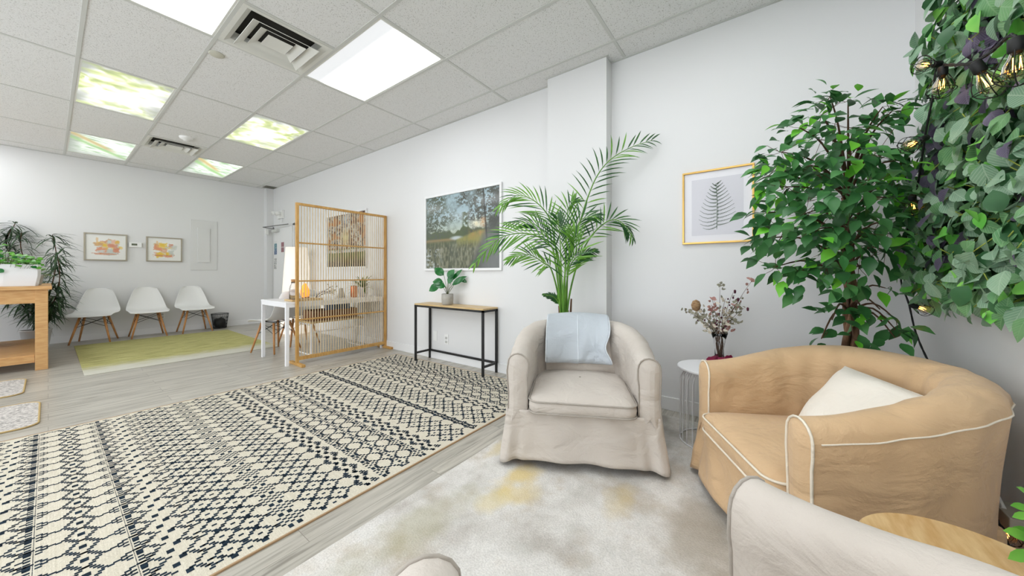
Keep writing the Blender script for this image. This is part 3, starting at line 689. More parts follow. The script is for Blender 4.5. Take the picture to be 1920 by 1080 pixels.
# ================================================================ FURNITURE ALONG THE WALL
# console table
t = thing('console_table', 'narrow console table with oak top and thin black metal frame under the landscape picture', 'table', (2.72, 2.82, 0))
x0, x1, y0, y1, H = -.12, .118, -.545, .545, .695
m = MB(); m.box(x0, x1, y0, y1, H-.018, H); m.build('tabletop', M_oak, t, bevel=.002)
m = MB(); g = .022
m.box(x0, x1, y0, y0+g, H-.04, H-.018); m.box(x0, x1, y1-g, y1, H-.04, H-.018); m.box(x0, x0+g, y0, y1, H-.04, H-.018); m.box(x1-g, x1, y0, y1, H-.04, H-.018); m.build('top_frame', M_black, t)
for (x, y) in ((x0, y0), (x0, y1-g), (x1-g, y0), (x1-g, y1-g)):
    m = MB(); m.box(x, x+g, y, y+g, .0068 if x == x0 else 0.0, H-.04); m.build('leg', M_black, t, bevel=.001)
m = MB(); m.box(x0, x1, y0+.002, y0+g-.002, .09, .112); m.box(x0, x1, y1-g+.002, y1-.002, .09, .112); m.box(x1-g+.002, x1-.002, y0, y1, .09, .112); m.build('stretcher', M_black, t)
# potted fig on console
def pot(mb, r0, r1, h_, rim=.004): mb.lathe([(.001, 0), (r0*.9, 0), (r0, .008), (r1, h_*.9), (r1, h_), (r1-rim, h_), (r1-rim*2, h_-.02), (.001, h_-.02)], n=28)
pw = at(852, 571, 3.87); pw = Vector((2.70, 2.90, .6955))
t = thing('potted_fig', 'small glossy-leaved plant in a grey cement pot on the console table', 'potted plant', pw)
m = MB(); m.lathe([(.001, 0), (.055, 0), (.064, .015), (.068, .07), (.066, .125), (.060, .125), (.058, .11)], n=28); m.build('pot', M_pot, t, smooth=True)
m = MB(); m.lathe([(.058, .112), (.001, .114)], n=20); m.build('soil', M_soil, t)
m = MB(); m2 = MB()
# leaf directions given as (screen right, up, towards camera) metres from the pot top
RT = Vector((s_, -c_, 0)); TC = Vector((-c_, -s_, 0))
for (r_, u_, c2, L_, W_, dr, du) in ((-.10, .16, .03, .15, .10, -.8, -.35), (-.05, .30, 0, .14, .10, -.6, .55), (.01, .25, .02, .13, .09, .4, .7), (.02, .17, .03, .12, .07, .3, .8), (-.02, .13, .05, .12, .08, -.6, .2),
                                     (.07, .15, .04, .20, .075, .75, .6), (.06, .22, -.01, .18, .05, .6, .8), (.18, .25, .0, .09, .05, .7, -.3), (-.06, .20, .02, .12, .09, -.7, .1)):
    b0 = Vector((0, 0, .11)); e0 = b0+RT*r_*.8+Vector((0, 0, u_*.75))+TC*c2*.6
    m.tube([b0, b0.lerp(e0, .5)+Vector((0, 0, .02)), e0], .0028, 6)
    m2.leaf(e0, RT*dr+Vector((0, 0, du))+TC*.2, TC+Vector((0, 0, .55)), L_, W_, 0, .35, .15, (0, .7, 1, .95, .6, 0))
m.build('stem', M_twig, t, smooth=True); m2.build('leaves', L_pot, t, smooth=True)

# ---------------------------------------------------------------- framed pictures
def framed(name, label, wall, p0, p1, z0, z1, fw, fd, fmat, func=None, nx=100, ny=80, matw=0, cat='picture'):
    # wall 'R': plane X=XW spanning Y p0..p1; wall 'F': plane Y=YF spanning X p0..p1
    if wall == 'R': org = Vector((XW, p1, z0)); ux = Vector((0, -1, 0)); nn = Vector((-1, 0, 0))
    else: org = Vector((p0, YF, z0)); ux = Vector((1, 0, 0)); nn = Vector((0, -1, 0))
    W_ = p1-p0; H_ = z1-z0; uz = Vector((0, 0, 1))
    t = thing(name, label, cat, org+ux*W_/2)
    off = -ux*W_/2
    def bx(mb, a0, a1, b0, b1, d0, d1):
        q_ = [off+ux*a+uz*b_+nn*d for d in (d0, d1) for (a, b_) in ((a0, b0), (a1, b0), (a1, b1), (a0, b1))]
        mb.add(q_, [(3, 2, 1, 0), (4, 5, 6, 7), (0, 1, 5, 4), (1, 2, 6, 5), (2, 3, 7, 6), (3, 0, 4, 7)])
    m = MB(); bx(m, 0, W_, 0, fw, .001, fd); bx(m, 0, W_, H_-fw, H_, .001, fd); bx(m, 0, fw, fw, H_-fw, .001, fd); bx(m, W_-fw, W_, fw, H_-fw, .001, fd); m.build('frame', fmat, t, bevel=.002)
    m = MB(); bx(m, fw, W_-fw, fw, H_-fw, .002, fd*.45); m.build('mount', M_paper, t)
    if func: sheet('print', off+ux*(fw+matw)+uz*(fw+matw)+nn*(fd*.45+.001), ux*(W_-2*fw-2*matw), uz*(H_-2*fw-2*matw), nx, ny, func, t, rough=.12)
    return t, off, ux, uz, nn
def lake(u, v):
    C = np.zeros(u.shape+(3,))+np.array((170, 194, 204.))
    C = mixc(C, (206, 212, 188), (.72-v)*3.2); C = mixc(C, (255, 250, 222), 1.15-np.hypot((u-.715), (v-.565)*1.2)*9)
    n = fbm(u*9, v*9, 5); n2 = fbm(u*34+5, v*34, 4); n3 = fbm(u*75, v*11+3, 4); n4 = fbm(u*80, v*70+9, 3); lace = np.clip((n2*.5+n4*.5-.41)*10, 0, 1)
    line = .49+.05*fbm(u*26, u*0+1, 3)+.05*np.exp(-((u-.56)/.06)**2)-.03*np.exp(-((u-.42)/.05)**2)
    C = mixc(C, (88, 100, 70), (line-v)*50); C = mixc(C, (158, 138, 74), (line-.01-v)*40*(np.exp(-((u-.68)/.05)**2))*.8)
    C = mixc(C, (84, 96, 70), np.clip(1-np.abs(u-.57)/.05, 0, 1)*np.clip((n2-.33)*8, 0, 1)*(v > .4)*(v < .74)*1.6)
    L1 = np.clip(1.15-np.clip((u-.22)*4.2, 0, 2)-np.clip((.52-v)*3, 0, 1)+(n-.5)*1.8, 0, 1)*np.clip(lace+np.clip((.16-u)*2, 0, .4), 0, 1)
    C = mixc(C, (88, 98, 84), L1*(v > .36))
    L2 = np.clip((u-.60)*3.6+(v-.62)*1.2+(n-.5)*2.6+.25, 0, 1)*lace*(v > .42)
    C = mixc(C, (84, 86, 78), L2)
    C = mixc(C, (166, 138, 98), np.clip((.42-v)*40, 0, 1)*(u < .44)*np.clip(1.1-np.abs(v-.385-.02*u)*26, 0, 1)*.8)
    C = mixc(C, (198, 208, 210), np.clip(1.6-np.hypot((u-.45)/.07, (v-.405)/.022), 0, 1))
    sl = .40+.10*np.clip((u-.45)/.3, 0, 1)
    C = mixc(C, (150, 146, 82), np.clip((sl-v)*30, 0, 1)*(u > .45)*np.clip(.55+n3*.6, 0, 1)); C = mixc(C, (180, 140, 84), np.clip((sl-v)*30, 0, 1)*np.clip(1-np.abs((sl-.05)-v)*16, 0, 1)*np.clip((u-.55)*6, 0, 1)*np.clip(n3*1.8-.4, 0, 1))
    fg = np.clip((.365+.05*n2-.10*np.clip(u-.4, 0, 1)-v)*9, 0, 1); rd = fbm(u*60, v*16+5, 4)
    C = mixc(C, (104, 108, 88), fg*.9); C = mixc(C, (150, 148, 126), fg*np.clip((rd-.5)*7, 0, 1)*.8); C = mixc(C, (74, 80, 66), fg*np.clip((.46-rd)*7, 0, 1)*.8)
    C = mixc(C, (196, 204, 208), fg*np.clip((n2-.5)*8, 0, 1)*np.clip((.28-u)*6, 0, 1)*(v < .27)*.8)
    dk = np.clip((u-.78+(.45-v)*.45)*12, 0, 1)*(v < .62)+np.clip((u-.86)*10, 0, 1)*(v >= .62)*np.clip((n4-.3)*5, .35, 1)
    C = mixc(C, (80, 82, 78), np.clip(dk, 0, 1)*.92)
    C = mixc(C, (56, 56, 52), np.clip(1.4-np.abs(u-.835-(v-.5)*-.07)/.010, 0, 1)*(v > .3))
    C = mixc(C, (226, 156, 100), np.clip(1-np.hypot((u-.80)/.05, (v-.58)/.09), 0, 1)*np.clip(n2*2.2-.3, 0, 1)); C = mixc(C, (250, 240, 205), .9-np.hypot((u-.715)/.03, (v-.565)/.05))
    return C*.86+np.array((128, 130, 128.))*.14-6  # grey wash over the print stands in for haze on its glass
framed('landscape_picture', 'large white-framed landscape photo of a lake at sunset above the console table', 'R', 2.215, 3.455, 1.085, 2.02, .028, .025, M_trim, lake, 240, 190)
def birch(u, v):
    n = fbm(u*22, v*18, 4); n2 = fbm(u*70, v*60, 3); C = np.zeros(u.shape+(3,))+np.array((214, 206, 194.))
    C = mixc(C, (132, 84, 56), (n-.5)*7); C = mixc(C, (60, 44, 34), (n2-.58)*10); C = mixc(C, (196, 128, 70), np.clip((fbm(u*9+4, v*7, 3)-.55)*8, 0, 1))
    C = mixc(C, (224, 208, 150), np.clip(1-np.hypot((u-.5)/.18, (v-.55)/.2), 0, 1)*1.2); C = mixc(C, (210, 220, 232), np.clip(1-np.hypot((u-.5)/.16, (v-.9)/.2), 0, 1)*1.2*(n2 > .4))
    C = mixc(C, (108, 116, 56), (.36-v)*30); C = mixc(C, (206, 208, 202), np.clip(1-np.abs(v-.30)/.035, 0, 1)*3*(n2 > .35)); C = mixc(C, (70, 52, 36), (.20-v)*6*(n2 > .3))
    for x in (.1, .27, .42, .62, .78, .93): C = mixc(C, (70, 48, 36), np.clip(1-np.abs(u-x-.02*np.sin(v*9+x*20))/.016, 0, 1)*.9)
    return C*.85
framed('autumn_forest_picture', 'large white-framed autumn forest photo seen through the slatted wooden screen', 'R', 4.79, 6.03, 1.13, 2.03, .028, .025, M_trim, birch, 170, 120)
def water(seed):
    def f(u, v):
        rg = random.Random(seed); C = np.zeros(u.shape+(3,))+np.array((238, 238, 234.))
        cols = [(226, 168, 60), (240, 200, 90), (214, 120, 88), (232, 178, 150), (190, 196, 190), (236, 190, 40), (206, 150, 90), (224, 206, 160), (226, 130, 90), (200, 208, 206)]
        for k in range(26):
            cx = rg.uniform(.24, .78); cy = rg.uniform(.25, .72); w_ = rg.uniform(.05, .14); h_ = rg.uniform(.05, .13); c = cols[rg.randrange(len(cols))]
            n = fbm(u*14+k, v*14+k*3, 3)-.5
            d = np.maximum(np.abs(u-cx)/w_, np.abs(v-cy)/h_)+n*1.1
            C = mixc(C, c, (1-d)*5*rg.uniform(.5, .85)*.25+((d < 1)*rg.uniform(.35, .75)))
        n = fbm(u*20, v*20, 3)-.5
        C = mixc(C, (200, 108, 70), ((np.maximum(np.abs(u-.5)/.3, np.abs(v-.22)/.035)+n) < 1)*.65); C = mixc(C, (228, 170, 90), ((np.maximum(np.abs(u-.28)/.03, np.abs(v-.72)/.16)+n*.5) < 1)*.6)
        return C
    return f
def soft(f): return lambda u, v: f(u, v)*.74+np.array((240, 238, 232.))*.26
framed('watercolour_picture', 'silver-framed orange and yellow abstract watercolour, left of the thermostat', 'F', .326, .78, 1.257, 1.693, .018, .03, M_silver, soft(water(3)), 90, 84)
framed('watercolour_picture', 'silver-framed yellow and coral abstract watercolour, right of the thermostat', 'F', .995, 1.447, 1.257, 1.686, .018, .03, M_silver, soft(water(8)), 90, 84)
ft, off, ux, uz, nn = framed('fern_picture', 'gold-framed botanical print of a fern leaf beside the ficus tree', 'R', .045, .488, 1.272, 1.806, .013, .022, M_gold)
m = MB(); D = .022*.45+.001
def fp(a, b_, e=0): return off+ux*a+uz*b_+nn*(D+e)
m.add([fp(.062, .062), fp(.443-.062, .062), fp(.443-.062, .534-.062), fp(.062, .534-.062)], [(0, 1, 2, 3)]); m.build('print_ground', M_print, ft)
m = MB(); rg = random.Random(4)
ra = [fp(.222+.006*math.sin(k/4), .10+.33*k/16, .001) for k in range(17)]; m.tube(ra, .0014, 5)
for k in range(13):
    y = .125+k*.0245; ln = .115*(math.sin(math.pi*min(1, (k+2.6)/9.5)) if k < 4 else 1-(k-3.2)/11.5); ln = max(ln, .02)
    for sg in (-1, 1):
        base = fp(.222, y+.006*sg, .001); up = .28+.05*k if sg > 0 else .10+.07*k
        P = [base+ux*sg*ln*q_+uz*(ln*(up*q_ - (.25 if sg < 0 else .1)*math.sin(q_*2.6))) for q_ in (0, .25, .5, .75, 1)]
        for i in range(4):
            for j in range(3):
                b0 = P[i].lerp(P[i+1], j/3.); hh = .0095*(1-(i+j/3)/4.6)
                for s2 in (-1, 1): 
                    tp = b0+ux*sg*.005+uz*s2*hh; m.add([b0-ux*sg*.0022, b0+ux*sg*.0032, tp], [(0, 1, 2)])
        m.tube(P, .0008, 4)
m.build('fern_drawing', M_fern, ft)
# thermostat, access panel, outlets
def plate(name, label, cat, wall, p0, p1, z0, z1, d, m_, parts=()):
    t = thing(name, label, cat, ((p0+p1)/2, YF, z0) if wall == 'F' else (XW, (p0+p1)/2, z0)); w2 = (p1-p0)/2; m = MB()
    def bx(mb, a0, a1, b0, b1, d0, d1):
        if wall == 'F': mb.box(a0, a1, -d1, -d0, b0, b1)
        else: mb.box(-d1, -d0, -a1, -a0, b0, b1)
    bx(m, -w2, w2, 0, z1-z0, .0005, d); m.build('body', m_, t, bevel=.003)
    for (nm, a0, a1, b0, b1, dd, mm) in parts: q_ = MB(); bx(q_, a0, a1, b0, b1, d-.001, d+dd); q_.build(nm, mm, t, bevel=.001)
    return t
plate('thermostat', 'white wall thermostat between the two watercolours', 'thermostat', 'F', .80, .945, 1.49, 1.572, .03, M_white, (('display', -.045, .02, .03, .062, .001, M_screen),))
plate('access_panel', 'white painted electrical panel cover on the far wall', 'panel', 'F', 1.56, 1.946, 1.11, 2.05, .010, M_panel, (('panel_door', -.095, .082, .15, .795, .014, M_panel),))
so = (('socket', -.018, .018, .012, .04, .002, mat('socket_grey', (188, 188, 184), .4)), ('socket', -.018, .018, .06, .088, .002, MATS['socket_grey']))
plate('wall_outlet', 'white wall outlet behind the middle white chair', 'outlet', 'F', 1.155, 1.225, .25, .355, .006, M_white, so)
plate('wall_outlet', 'white wall outlet under the console table', 'outlet', 'R', 3.04, 3.11, .20, .32, .006, M_white, so)
plate('wall_outlet', 'white blank wall plate under the console table, left of the outlet', 'outlet', 'R', 3.24, 3.31, .22, .34, .006, M_white)
# motion sensor
m = MB(); m.box(2.685, 2.745, 8.355, 8.399, 1.86, 1.97); o = m.build('motion_sensor', M_white, bevel=.008); tag(o, 'small white motion sensor on the far wall corner', 'sensor')
# emergency light
t = thing('emergency_light', 'white twin-head emergency light above the door', 'emergency light', (XW, 7.95, 2.15))
m = MB(); m.box(-.05, -.001, -.12, .12, .02, .18); m.build('case', M_white, t, bevel=.008)
for y in (-.06, .13):
    m = MB(); c0 = Vector((-.09, y, .14 if y > 0 else .12)); m.tube([c0+Vector((.05, 0, 0)), c0, c0+Vector((-.05, .0, -.02))], [.02, .035, .045], 16); m.build('lamp_head', M_white, t, smooth=True)
m = MB(); m.tube([(-.03, -.03, .02), (-.03, -.03, -.06)], .008, 8); m.build('bracket', M_whitem, t)
# door
t = thing('door_1', None, None, (XW, 7.86, 0)); tag(t, kind='structure')
m = MB(); m.box(-.03, .0, -.46, .46, .01, 1.98); m.build('door_panel', M_trim, t, bevel=.003)
m = MB(); m.box(-.02, 0, -.52, -.465, 0, 2.03); m.box(-.02, 0, .465, .52, 0, 2.03); m.box(-.02, 0, -.52, .52, 1.985, 2.04); m.build('door_frame', M_wall, t, bevel=.003)
m = MB(); m.box(-.034, -.03, .445, .458, .05, 1.95); m.build('hinge_strip', M_tbar, t)
t2 = thing('door_closer', 'grey metal door closer with its arm reaching out at the top of the door', 'door closer', (XW-.03, 8.2, 1.9))
m = MB(); m.box(-.06, 0, -.2, .06, 0, .06); m.build('closer_body', M_tbar, t2, bevel=.006)
m = MB(); m.tube([(-.03, 0, .07), (-.22, .02, .09), (-.05, -.75, .11)], .009, 6); m.build('closer_arm', mat('steel_grey', (120, 120, 118), .4, metal=.5), t2)
def note(name, label, y0, y1, z0, z1, func):
    t = thing(name, label, 'notice', (XW-.031, (y0+y1)/2, z0)); sheet('notice_print', (0, (y1-y0)/2, 0), (0, -(y1-y0), 0), (0, 0, z1-z0), 24, 32, func, t, rough=.5)
note('door_notice', 'small blue and green notice taped on the door', 8.14, 8.28, 1.44, 1.72, lambda u, v: mixc(mixc(np.zeros(u.shape+(3,))+np.array((96, 140, 150.)), (60, 86, 130), (.5-v)*4), (224, 226, 224), (v > .82)*1.+(fbm(u*8, v*12, 3) > .6)*.5))
note('door_notice', 'small dusty red notice taped on the door', 7.78, 7.92, 1.48, 1.68, lambda u, v: mixc(np.zeros(u.shape+(3,))+np.array((150, 104, 110.)), (206, 190, 190), (np.abs(v-.5) < .08)*.8))
note('door_notice', 'small black and white notice low on the door', 8.16, 8.28, 1.14, 1.36, lambda u, v: mixc(np.zeros(u.shape+(3,))+np.array((220, 220, 218.)), (90, 92, 96), (fbm(u*9+3, v*12, 3) > .52)*.8))

# ================================================================ WHITE SHELL CHAIRS
def shell_chair(label, loc, rot, group=None, legm=None):
    t = thing('shell_chair', label, 'chair', loc, rot, group); legm = legm or M_leg
    prof = [(-.235, .405, .215), (-.225, .420, .225), (-.18, .428, .238), (-.06, .425, .243), (.06, .425, .243), (.14, .440, .240), (.185, .485, .232), (.215, .56, .215), (.24, .64, .192), (.262, .72, .165), (.275, .775, .145), (.281, .803, .125), (.284, .818, .09)]
    G = []; n = 20
    for (y, z, hw) in prof:
        row = []
        for i in range(n+1):
            u = -1+2*i/n; k = smooth((z-.42)/.2); e = abs(u)**3
            row.append(Vector((u*hw, y-(.045*e)*k, z+(.022*e)*(1-k)-(0.015*e if y < -.2 else 0))))
        G.append(row)
    m = MB(); m.grid(G); m.build('seat_shell', M_white, t, smooth=True, solid=.007, subsurf=1)
    for sx_ in (-1, 1):
        for sy_ in (-1, 1):
            m = MB(); m.tube([(sx_*.118, sy_*.10+(-.01), .395), (sx_*.20, sy_*.195, .006)], [.015, .010], 12); m.build('leg', legm, t, smooth=True)
    m = MB(); P = lambda sx_, sy_, f: Vector((sx_*(.118+.082*f), sy_*(.10+.095*f)-.01*(1-f), .395-.389*f))
    for a, b_ in (((-1, -1), (1, -1)), ((-1, 1), (1, 1)), ((-1, -1), (-1, 1)), ((1, -1), (1, 1))):
        m.tube([P(*a, .05), P(*b_, .38)], .0035, 6); m.tube([P(*a, .38), P(*b_, .05)], .0035, 6)
    for sx_ in (-1, 1): m.tube([P(sx_, -1, -.03), P(sx_, 1, -.03)], .006, 6)
    m.tube([P(-1, -1, -.03), P(1, -1, -.03)], .006, 6); m.tube([P(-1, 1, -.03), P(1, 1, -.03)], .006, 6)
    m.build('wire_brace', M_black, t); return t
g = 'white shell chairs along the far wall'
sc = shell_chair('white moulded shell chair on wooden legs, leftmost of the three by the far wall', (.42, 8.235, 0), R(-16), g)
for lb, lc, rz in (('white moulded shell chair, middle of the three by the far wall, before the wall outlet', (.985, 8.245, 0), R(-1)), ('white moulded shell chair by the far wall, next to the black mesh bin', (1.565, 8.25, 0), R(2))):
    o = copy_tree(sc); o.location = lc; o.rotation_euler.z = rz; o['label'] = lb
o = copy_tree(sc); o.location = (1.84, 5.33, 0); o.rotation_euler.z = R(-158); o['label'] = 'white moulded shell chair tucked under the left end of the white desk'; del o['group']
o = copy_tree(sc); o.location = (2.22, 5.58, .0); o.rotation_euler.z = R(-178); o['label'] = 'white moulded shell chair behind the wooden screen and the desk'; del o['group']
# wastebasket
t = thing('wastebasket', 'black wire mesh wastebasket beside the rightmost far chair', 'bin', (1.95, 8.38, 0))
m = MB(); n = 40; 
for k in range(n):
    a = 2*math.pi*k/n; b2 = a+.35
    for bb in (a+.35, a-.35): m.tube([(.098*math.cos(a), .098*math.sin(a), .004), (.13*math.cos(bb), .13*math.sin(bb), .275)], .0016, 4)
m.lathe([(.001, .003), (.1, .003), (.1, .012)], n=32); m.build('mesh_wall', M_bin, t); m = MB(); m.tube([(.13*math.cos(a), .13*math.sin(a), .278) for a in [2*math.pi*k/36 for k in range(36)]], .005, 6, closed=True); m.build('rim', M_bin, t)
m = MB(); m.lathe([(.001, .02), (.085, .02), (.095, .10), (.08, .17), (.04, .20), (.001, .17)], n=18)
m.v = [(x+.012*math.sin(z*60+y*40), y+.012*math.sin(z*50+x*60), z+.01*math.sin(x*70)) for x, y, z in m.v]; m.build('bin_bag', M_bag, t, smooth=True)

# ================================================================ SCREEN AND DESK
t = thing('room_divider', 'tall slatted bamboo room divider standing in front of the white desk', 'room divider', (1.675, 4.30, 0))
Wd, Hd = 1.16, 1.865
m = MB(); m.box(0, .03, -.016, .016, .03, Hd); m.box(Wd-.03, Wd, -.016, .016, .03, Hd); m.box(.03, Wd-.03, -.016, .016, Hd-.028, Hd); m.box(.03, Wd-.03, -.016, .016, .055, .095); m.build('frame', M_bamboo, t, bevel=.002)
for z in (.519, .965, 1.405):
    m = MB(); m.box(.03, Wd-.03, -.012, .012, z-.008, z+.008); m.build('cross_rail', M_bamboo, t, bevel=.001)
m = MB(); ns = 36
for k in range(1, ns): x = .03+(Wd-.06)*k/ns; m.tube([(x, 0, .095), (x, 0, Hd-.028)], .0052, 8, caps=False)
m.build('slats', M_slat, t, smooth=True)
for x in (.015, Wd-.015):
    m = MB(); m.box(x-.02, x+.02, -.17, .17, .001, .03); m.build('foot', M_bamboo, t, bevel=.003)
# desk
t = thing('white_desk', 'white rectangular desk behind the slatted divider', 'desk', (1.585, 4.33, 0))
DW, DD, DH = 1.23, .76, .725
m = MB(); m.box(0, DW, 0, DD, DH-.022, DH); m.build('desktop', M_whitem, t, bevel=.002)
m = MB(); m.box(.005, DW-.005, .005, .03, DH-.062, DH-.022); m.box(.005, DW-.005, DD-.03, DD-.005, DH-.062, DH-.022); m.box(.005, .03, .03, DD-.03, DH-.062, DH-.022); m.box(DW-.03, DW-.005, .03, DD-.03, DH-.062, DH-.022); m.build('apron', M_whitem, t)
for x, y in ((.003, .003), (.003, DD-.037), (DW-.037, .003), (DW-.037, DD-.037)):
    m = MB(); m.box(x, x+.034, y, y+.034, 0, DH-.022); m.build('leg', M_whitem, t, bevel=.002)
# things on desk
DZ = DH+.001
t = thing('serving_tray', 'pale wooden tray at the left end of the white desk', 'tray', (1.66, 4.36, DZ))
m = MB(); m.box(0, .34, 0, .22, 0, .012); m.build('tray_base', M_oak, t, bevel=.003); m = MB(); m.box(0, .34, 0, .01, .012, .022); m.box(0, .34, .21, .22, .012, .022); m.box(0, .01, .01, .21, .012, .022); m.box(.33, .34, .01, .21, .012, .022); m.build('tray_rim', M_oak, t)
t = thing('glass_carafe', 'clear glass water carafe with a cork stopper on the tray', 'carafe', (1.69, 4.44, DZ+.0125))
t.location = (1.705, 4.43, DZ+.0125)
m = MB(); m.lathe([(.001, .0), (.040, 0), (.045, .01), (.045, .14), (.036, .175), (.025, .19), (.026, .215), (.024, .215), (.023, .19), (.034, .173), (.042, .138), (.042, .012), (.001, .008)], n=28); m.build('bottle', M_glass, t, smooth=True)
m = MB(); m.lathe([(.001, .205), (.023, .205), (.028, .245), (.001, .245)], n=20); m.build('cork_stopper', M_cork, t, smooth=True)
t = thing('drinking_glass', 'upturned clear tumbler on the tray beside the carafe', 'glass', (1.80, 4.47, DZ+.0125))
m = MB(); m.lathe([(.034, 0), (.032, .08), (.001, .08), (.001, .076), (.029, .076), (.031, .0)], n=24); m.build('glass_body', M_glass, t, smooth=True)
t = thing('salt_lamp', 'glowing orange salt lamp behind the carafe', 'lamp', (1.98, 4.80, DZ))
m = MB(); m.lathe([(.001, 0), (.05, 0), (.05, .02), (.045, .022), (.001, .022)], n=20); m.build('base', M_walnut, t)
m = MB(); m.lathe([(.04, .022), (.055, .06), (.05, .11), (.035, .16), (.02, .19), (.001, .2)], n=9); m.build('salt_block', M_salt, t)
t = thing('diffuser', 'small white cone-shaped diffuser on the desk behind the screen', 'diffuser', (2.36, 4.62, DZ))
m = MB(); m.lathe([(.001, 0), (.045, 0), (.048, .01), (.03, .10), (.018, .125), (.008, .128), (.001, .126)], n=28); m.build('cone', M_pot, t, smooth=True)
t = thing('dried_branch_decoration', 'small bunch of pale cotton and dark twigs lying on the desk', 'decoration', (2.0, 4.55, DZ)); m = MB(); m2 = MB(); rg = random.Random(9)
for k in range(9):
    a = rg.uniform(-.5, .9); P = [Vector((0, 0, .01)), Vector((.08*math.cos(a), rg.uniform(-.04, .04), .05+.05*rg.random())), Vector((.18*math.cos(a)+.04, rg.uniform(-.07, .07), .06+.12*rg.random()))]
    m.tube(spline(P, 5), .002, 5); 
    for j in range(3): 
        c = P[2]+Vector((rg.uniform(-.02, .02), rg.uniform(-.02, .02), rg.uniform(-.02, .02))); m2.leaf(c, (rg.uniform(-1, 1), rg.uniform(-1, 1), .5), TC, .035, .02, rg.randrange(2))
m.build('twigs', M_btwig, t); m2.build('dried_petals', [L_dry4, L_dry1], t)
t = thing('copper_vase', 'shiny copper vase on the desk beside the striped plant', 'vase', (2.49, 4.52, DZ))
m = MB(); m.lathe([(.001, 0), (.04, 0), (.045, .02), (.045, .14), (.042, .155), (.038, .155), (.04, .14), (.001, .02)], n=28); m.build('vase_body', M_copper, t, smooth=True)
t = thing('spider_plant', 'striped spiky houseplant in a white pot at the wall end of the desk', 'potted plant', (2.66, 4.60, DZ))
m = MB(); pot(m, .055, .075, .13); m.build('pot', M_wpot, t, smooth=True); m = MB(); m.lathe([(.07, .118), (.001, .12)], n=16); m.build('soil', M_soil, t); m = MB(); rg = random.Random(12)
for k in range(46):
    a = rg.uniform(0, 6.28); el = rg.uniform(.15, 1.4); d = Vector((math.cos(a)*math.cos(el), math.sin(a)*math.cos(el), math.sin(el))); 
    if d.x > .2: d.x *= .35
    m.leaf((d.x*.02, d.y*.02, .12), d, (0, 0, 1), rg.uniform(.16, .27), .024, 0 if rg.random() < .6 else 1, 1.1-el*.5, .3, (.4, .8, 1, .8, 0))
m.build('leaves', [L_var, L_palm1], t, smooth=True)
# tall paper floor lamp behind the desk
t = thing('paper_floor_lamp', 'tall tapering white glowing paper lamp standing behind the desk by the door', 'floor lamp', (2.57, 6.55, 0))
m = MB(); m.lathe([(.001, 0), (.16, 0), (.16, .03), (.001, .03)], n=28); m.build('base', M_whitem, t); m = MB()
m.lathe([(.24, .03), (.235, .35), (.215, .75), (.19, 1.15), (.165, 1.50), (.001, 1.50)], n=28); m.build('lamp_shade', M_lampshade, t, smooth=True)
# low bench with crate
t = thing('low_bench', 'low wooden-topped bench on a white metal frame under the desk', 'bench', (2.05, 5.30, 0))
m = MB(); m.box(0, .62, 0, .05, 0, .01)
m = MB()
for x in (.0, .70):
    m.tube([(x, .0, .012), (x, .42, .012), (x, .42, .40), (x, .0, .40)], .011, 6, closed=True)
m.tube([(0, 0, .012), (.70, 0, .012)], .011, 6); m.tube([(0, .42, .40), (.70, .42, .40)], .011, 6); m.tube([(0, 0, .3), (.70, 0, .3)], .009, 6); m.build('metal_frame', M_whitem, t)
t.location = (1.98, 4.62, 0)
m = MB(); m.box(-.01, .71, -.01, .43, .412, .432); m.build('bench_top', M_oak, t, bevel=.003)
t = thing('wooden_crate', 'brown wooden crate on the low bench behind the screen', 'crate', (2.02, 4.66, .433))
m = MB(); m.box(0, .60, 0, .30, 0, .012); m.box(0, .60, 0, .012, .012, .13); m.box(0, .60, .288, .30, .012, .13); m.box(0, .012, .012, .288, .012, .13); m.box(.588, .60, .012, .288, .012, .13); m.build('crate_body', M_walnut, t, bevel=.002)
for k in range(5):
    m = MB(); m.box(0, .045, 0, .2, 0, .2); o = m.build('binder', M_blue if k % 2 == 0 else mat('navy_binder%d' % k, (40, 56, 84), .5), bevel=.002, loc=(2.27+k*.052, 4.70, .446))
    tag(o, ['blue', 'dark navy', 'blue', 'dark navy', 'blue'][k]+' binder in the crate, '+['leftmost of five', 'second of five from the left', 'middle of five', 'fourth of five from the left', 'rightmost of five'][k], 'binder', 'binders in the wooden crate')

# ================================================================ LEFT: WOODEN BENCH TABLE AND PLANTS
t = thing('wooden_bench_table', 'sturdy pine workbench table with a lower shelf at the left edge of the room', 'table', (0, 6.35, 0))
TX0, TX1, TY, TH = -1.0, .0, 1.62, .915
m = MB(); m.box(TX0-.02, TX1+.025, -.02, TY+.02, TH-.04, TH); m.build('tabletop', M_pine, t, bevel=.003)
m = MB(); m.box(TX0+.06, TX1-.08, .01, .03, TH-.185, TH-.04); m.box(TX1-.045, TX1-.025, .07, TY-.07, TH-.185, TH-.04); m.build('apron', M_pine, t, bevel=.002)
for x in (TX0, TX1-.085):
    for y in (0, TY-.085):
        m = MB(); m.box(x, x+.085, y, y+.085, 0, TH-.04); m.build('leg', M_pine, t, bevel=.003)
m = MB()
for k in range(8): y = .03+k*(TY-.06)/8; m.box(TX0+.03, TX1-.087 if k in (0, 7) else TX1-.03, y+.002, y+(TY-.06)/8-.002, .15, .17)
m.build('shelf', M_pine, t, bevel=.002)
m = MB(); m.box(TX0+.085, TX1-.087, .02, .045, .085, .15); m.build('shelf_rail', M_pine, t, bevel=.002)
m = MB(); m.box(-.80, -.43, 7.2, 7.75, .171, .80); o = m.build('storage_box', M_black, bevel=.01); tag(o, 'black box standing on the lower shelf of the pine table', 'box')
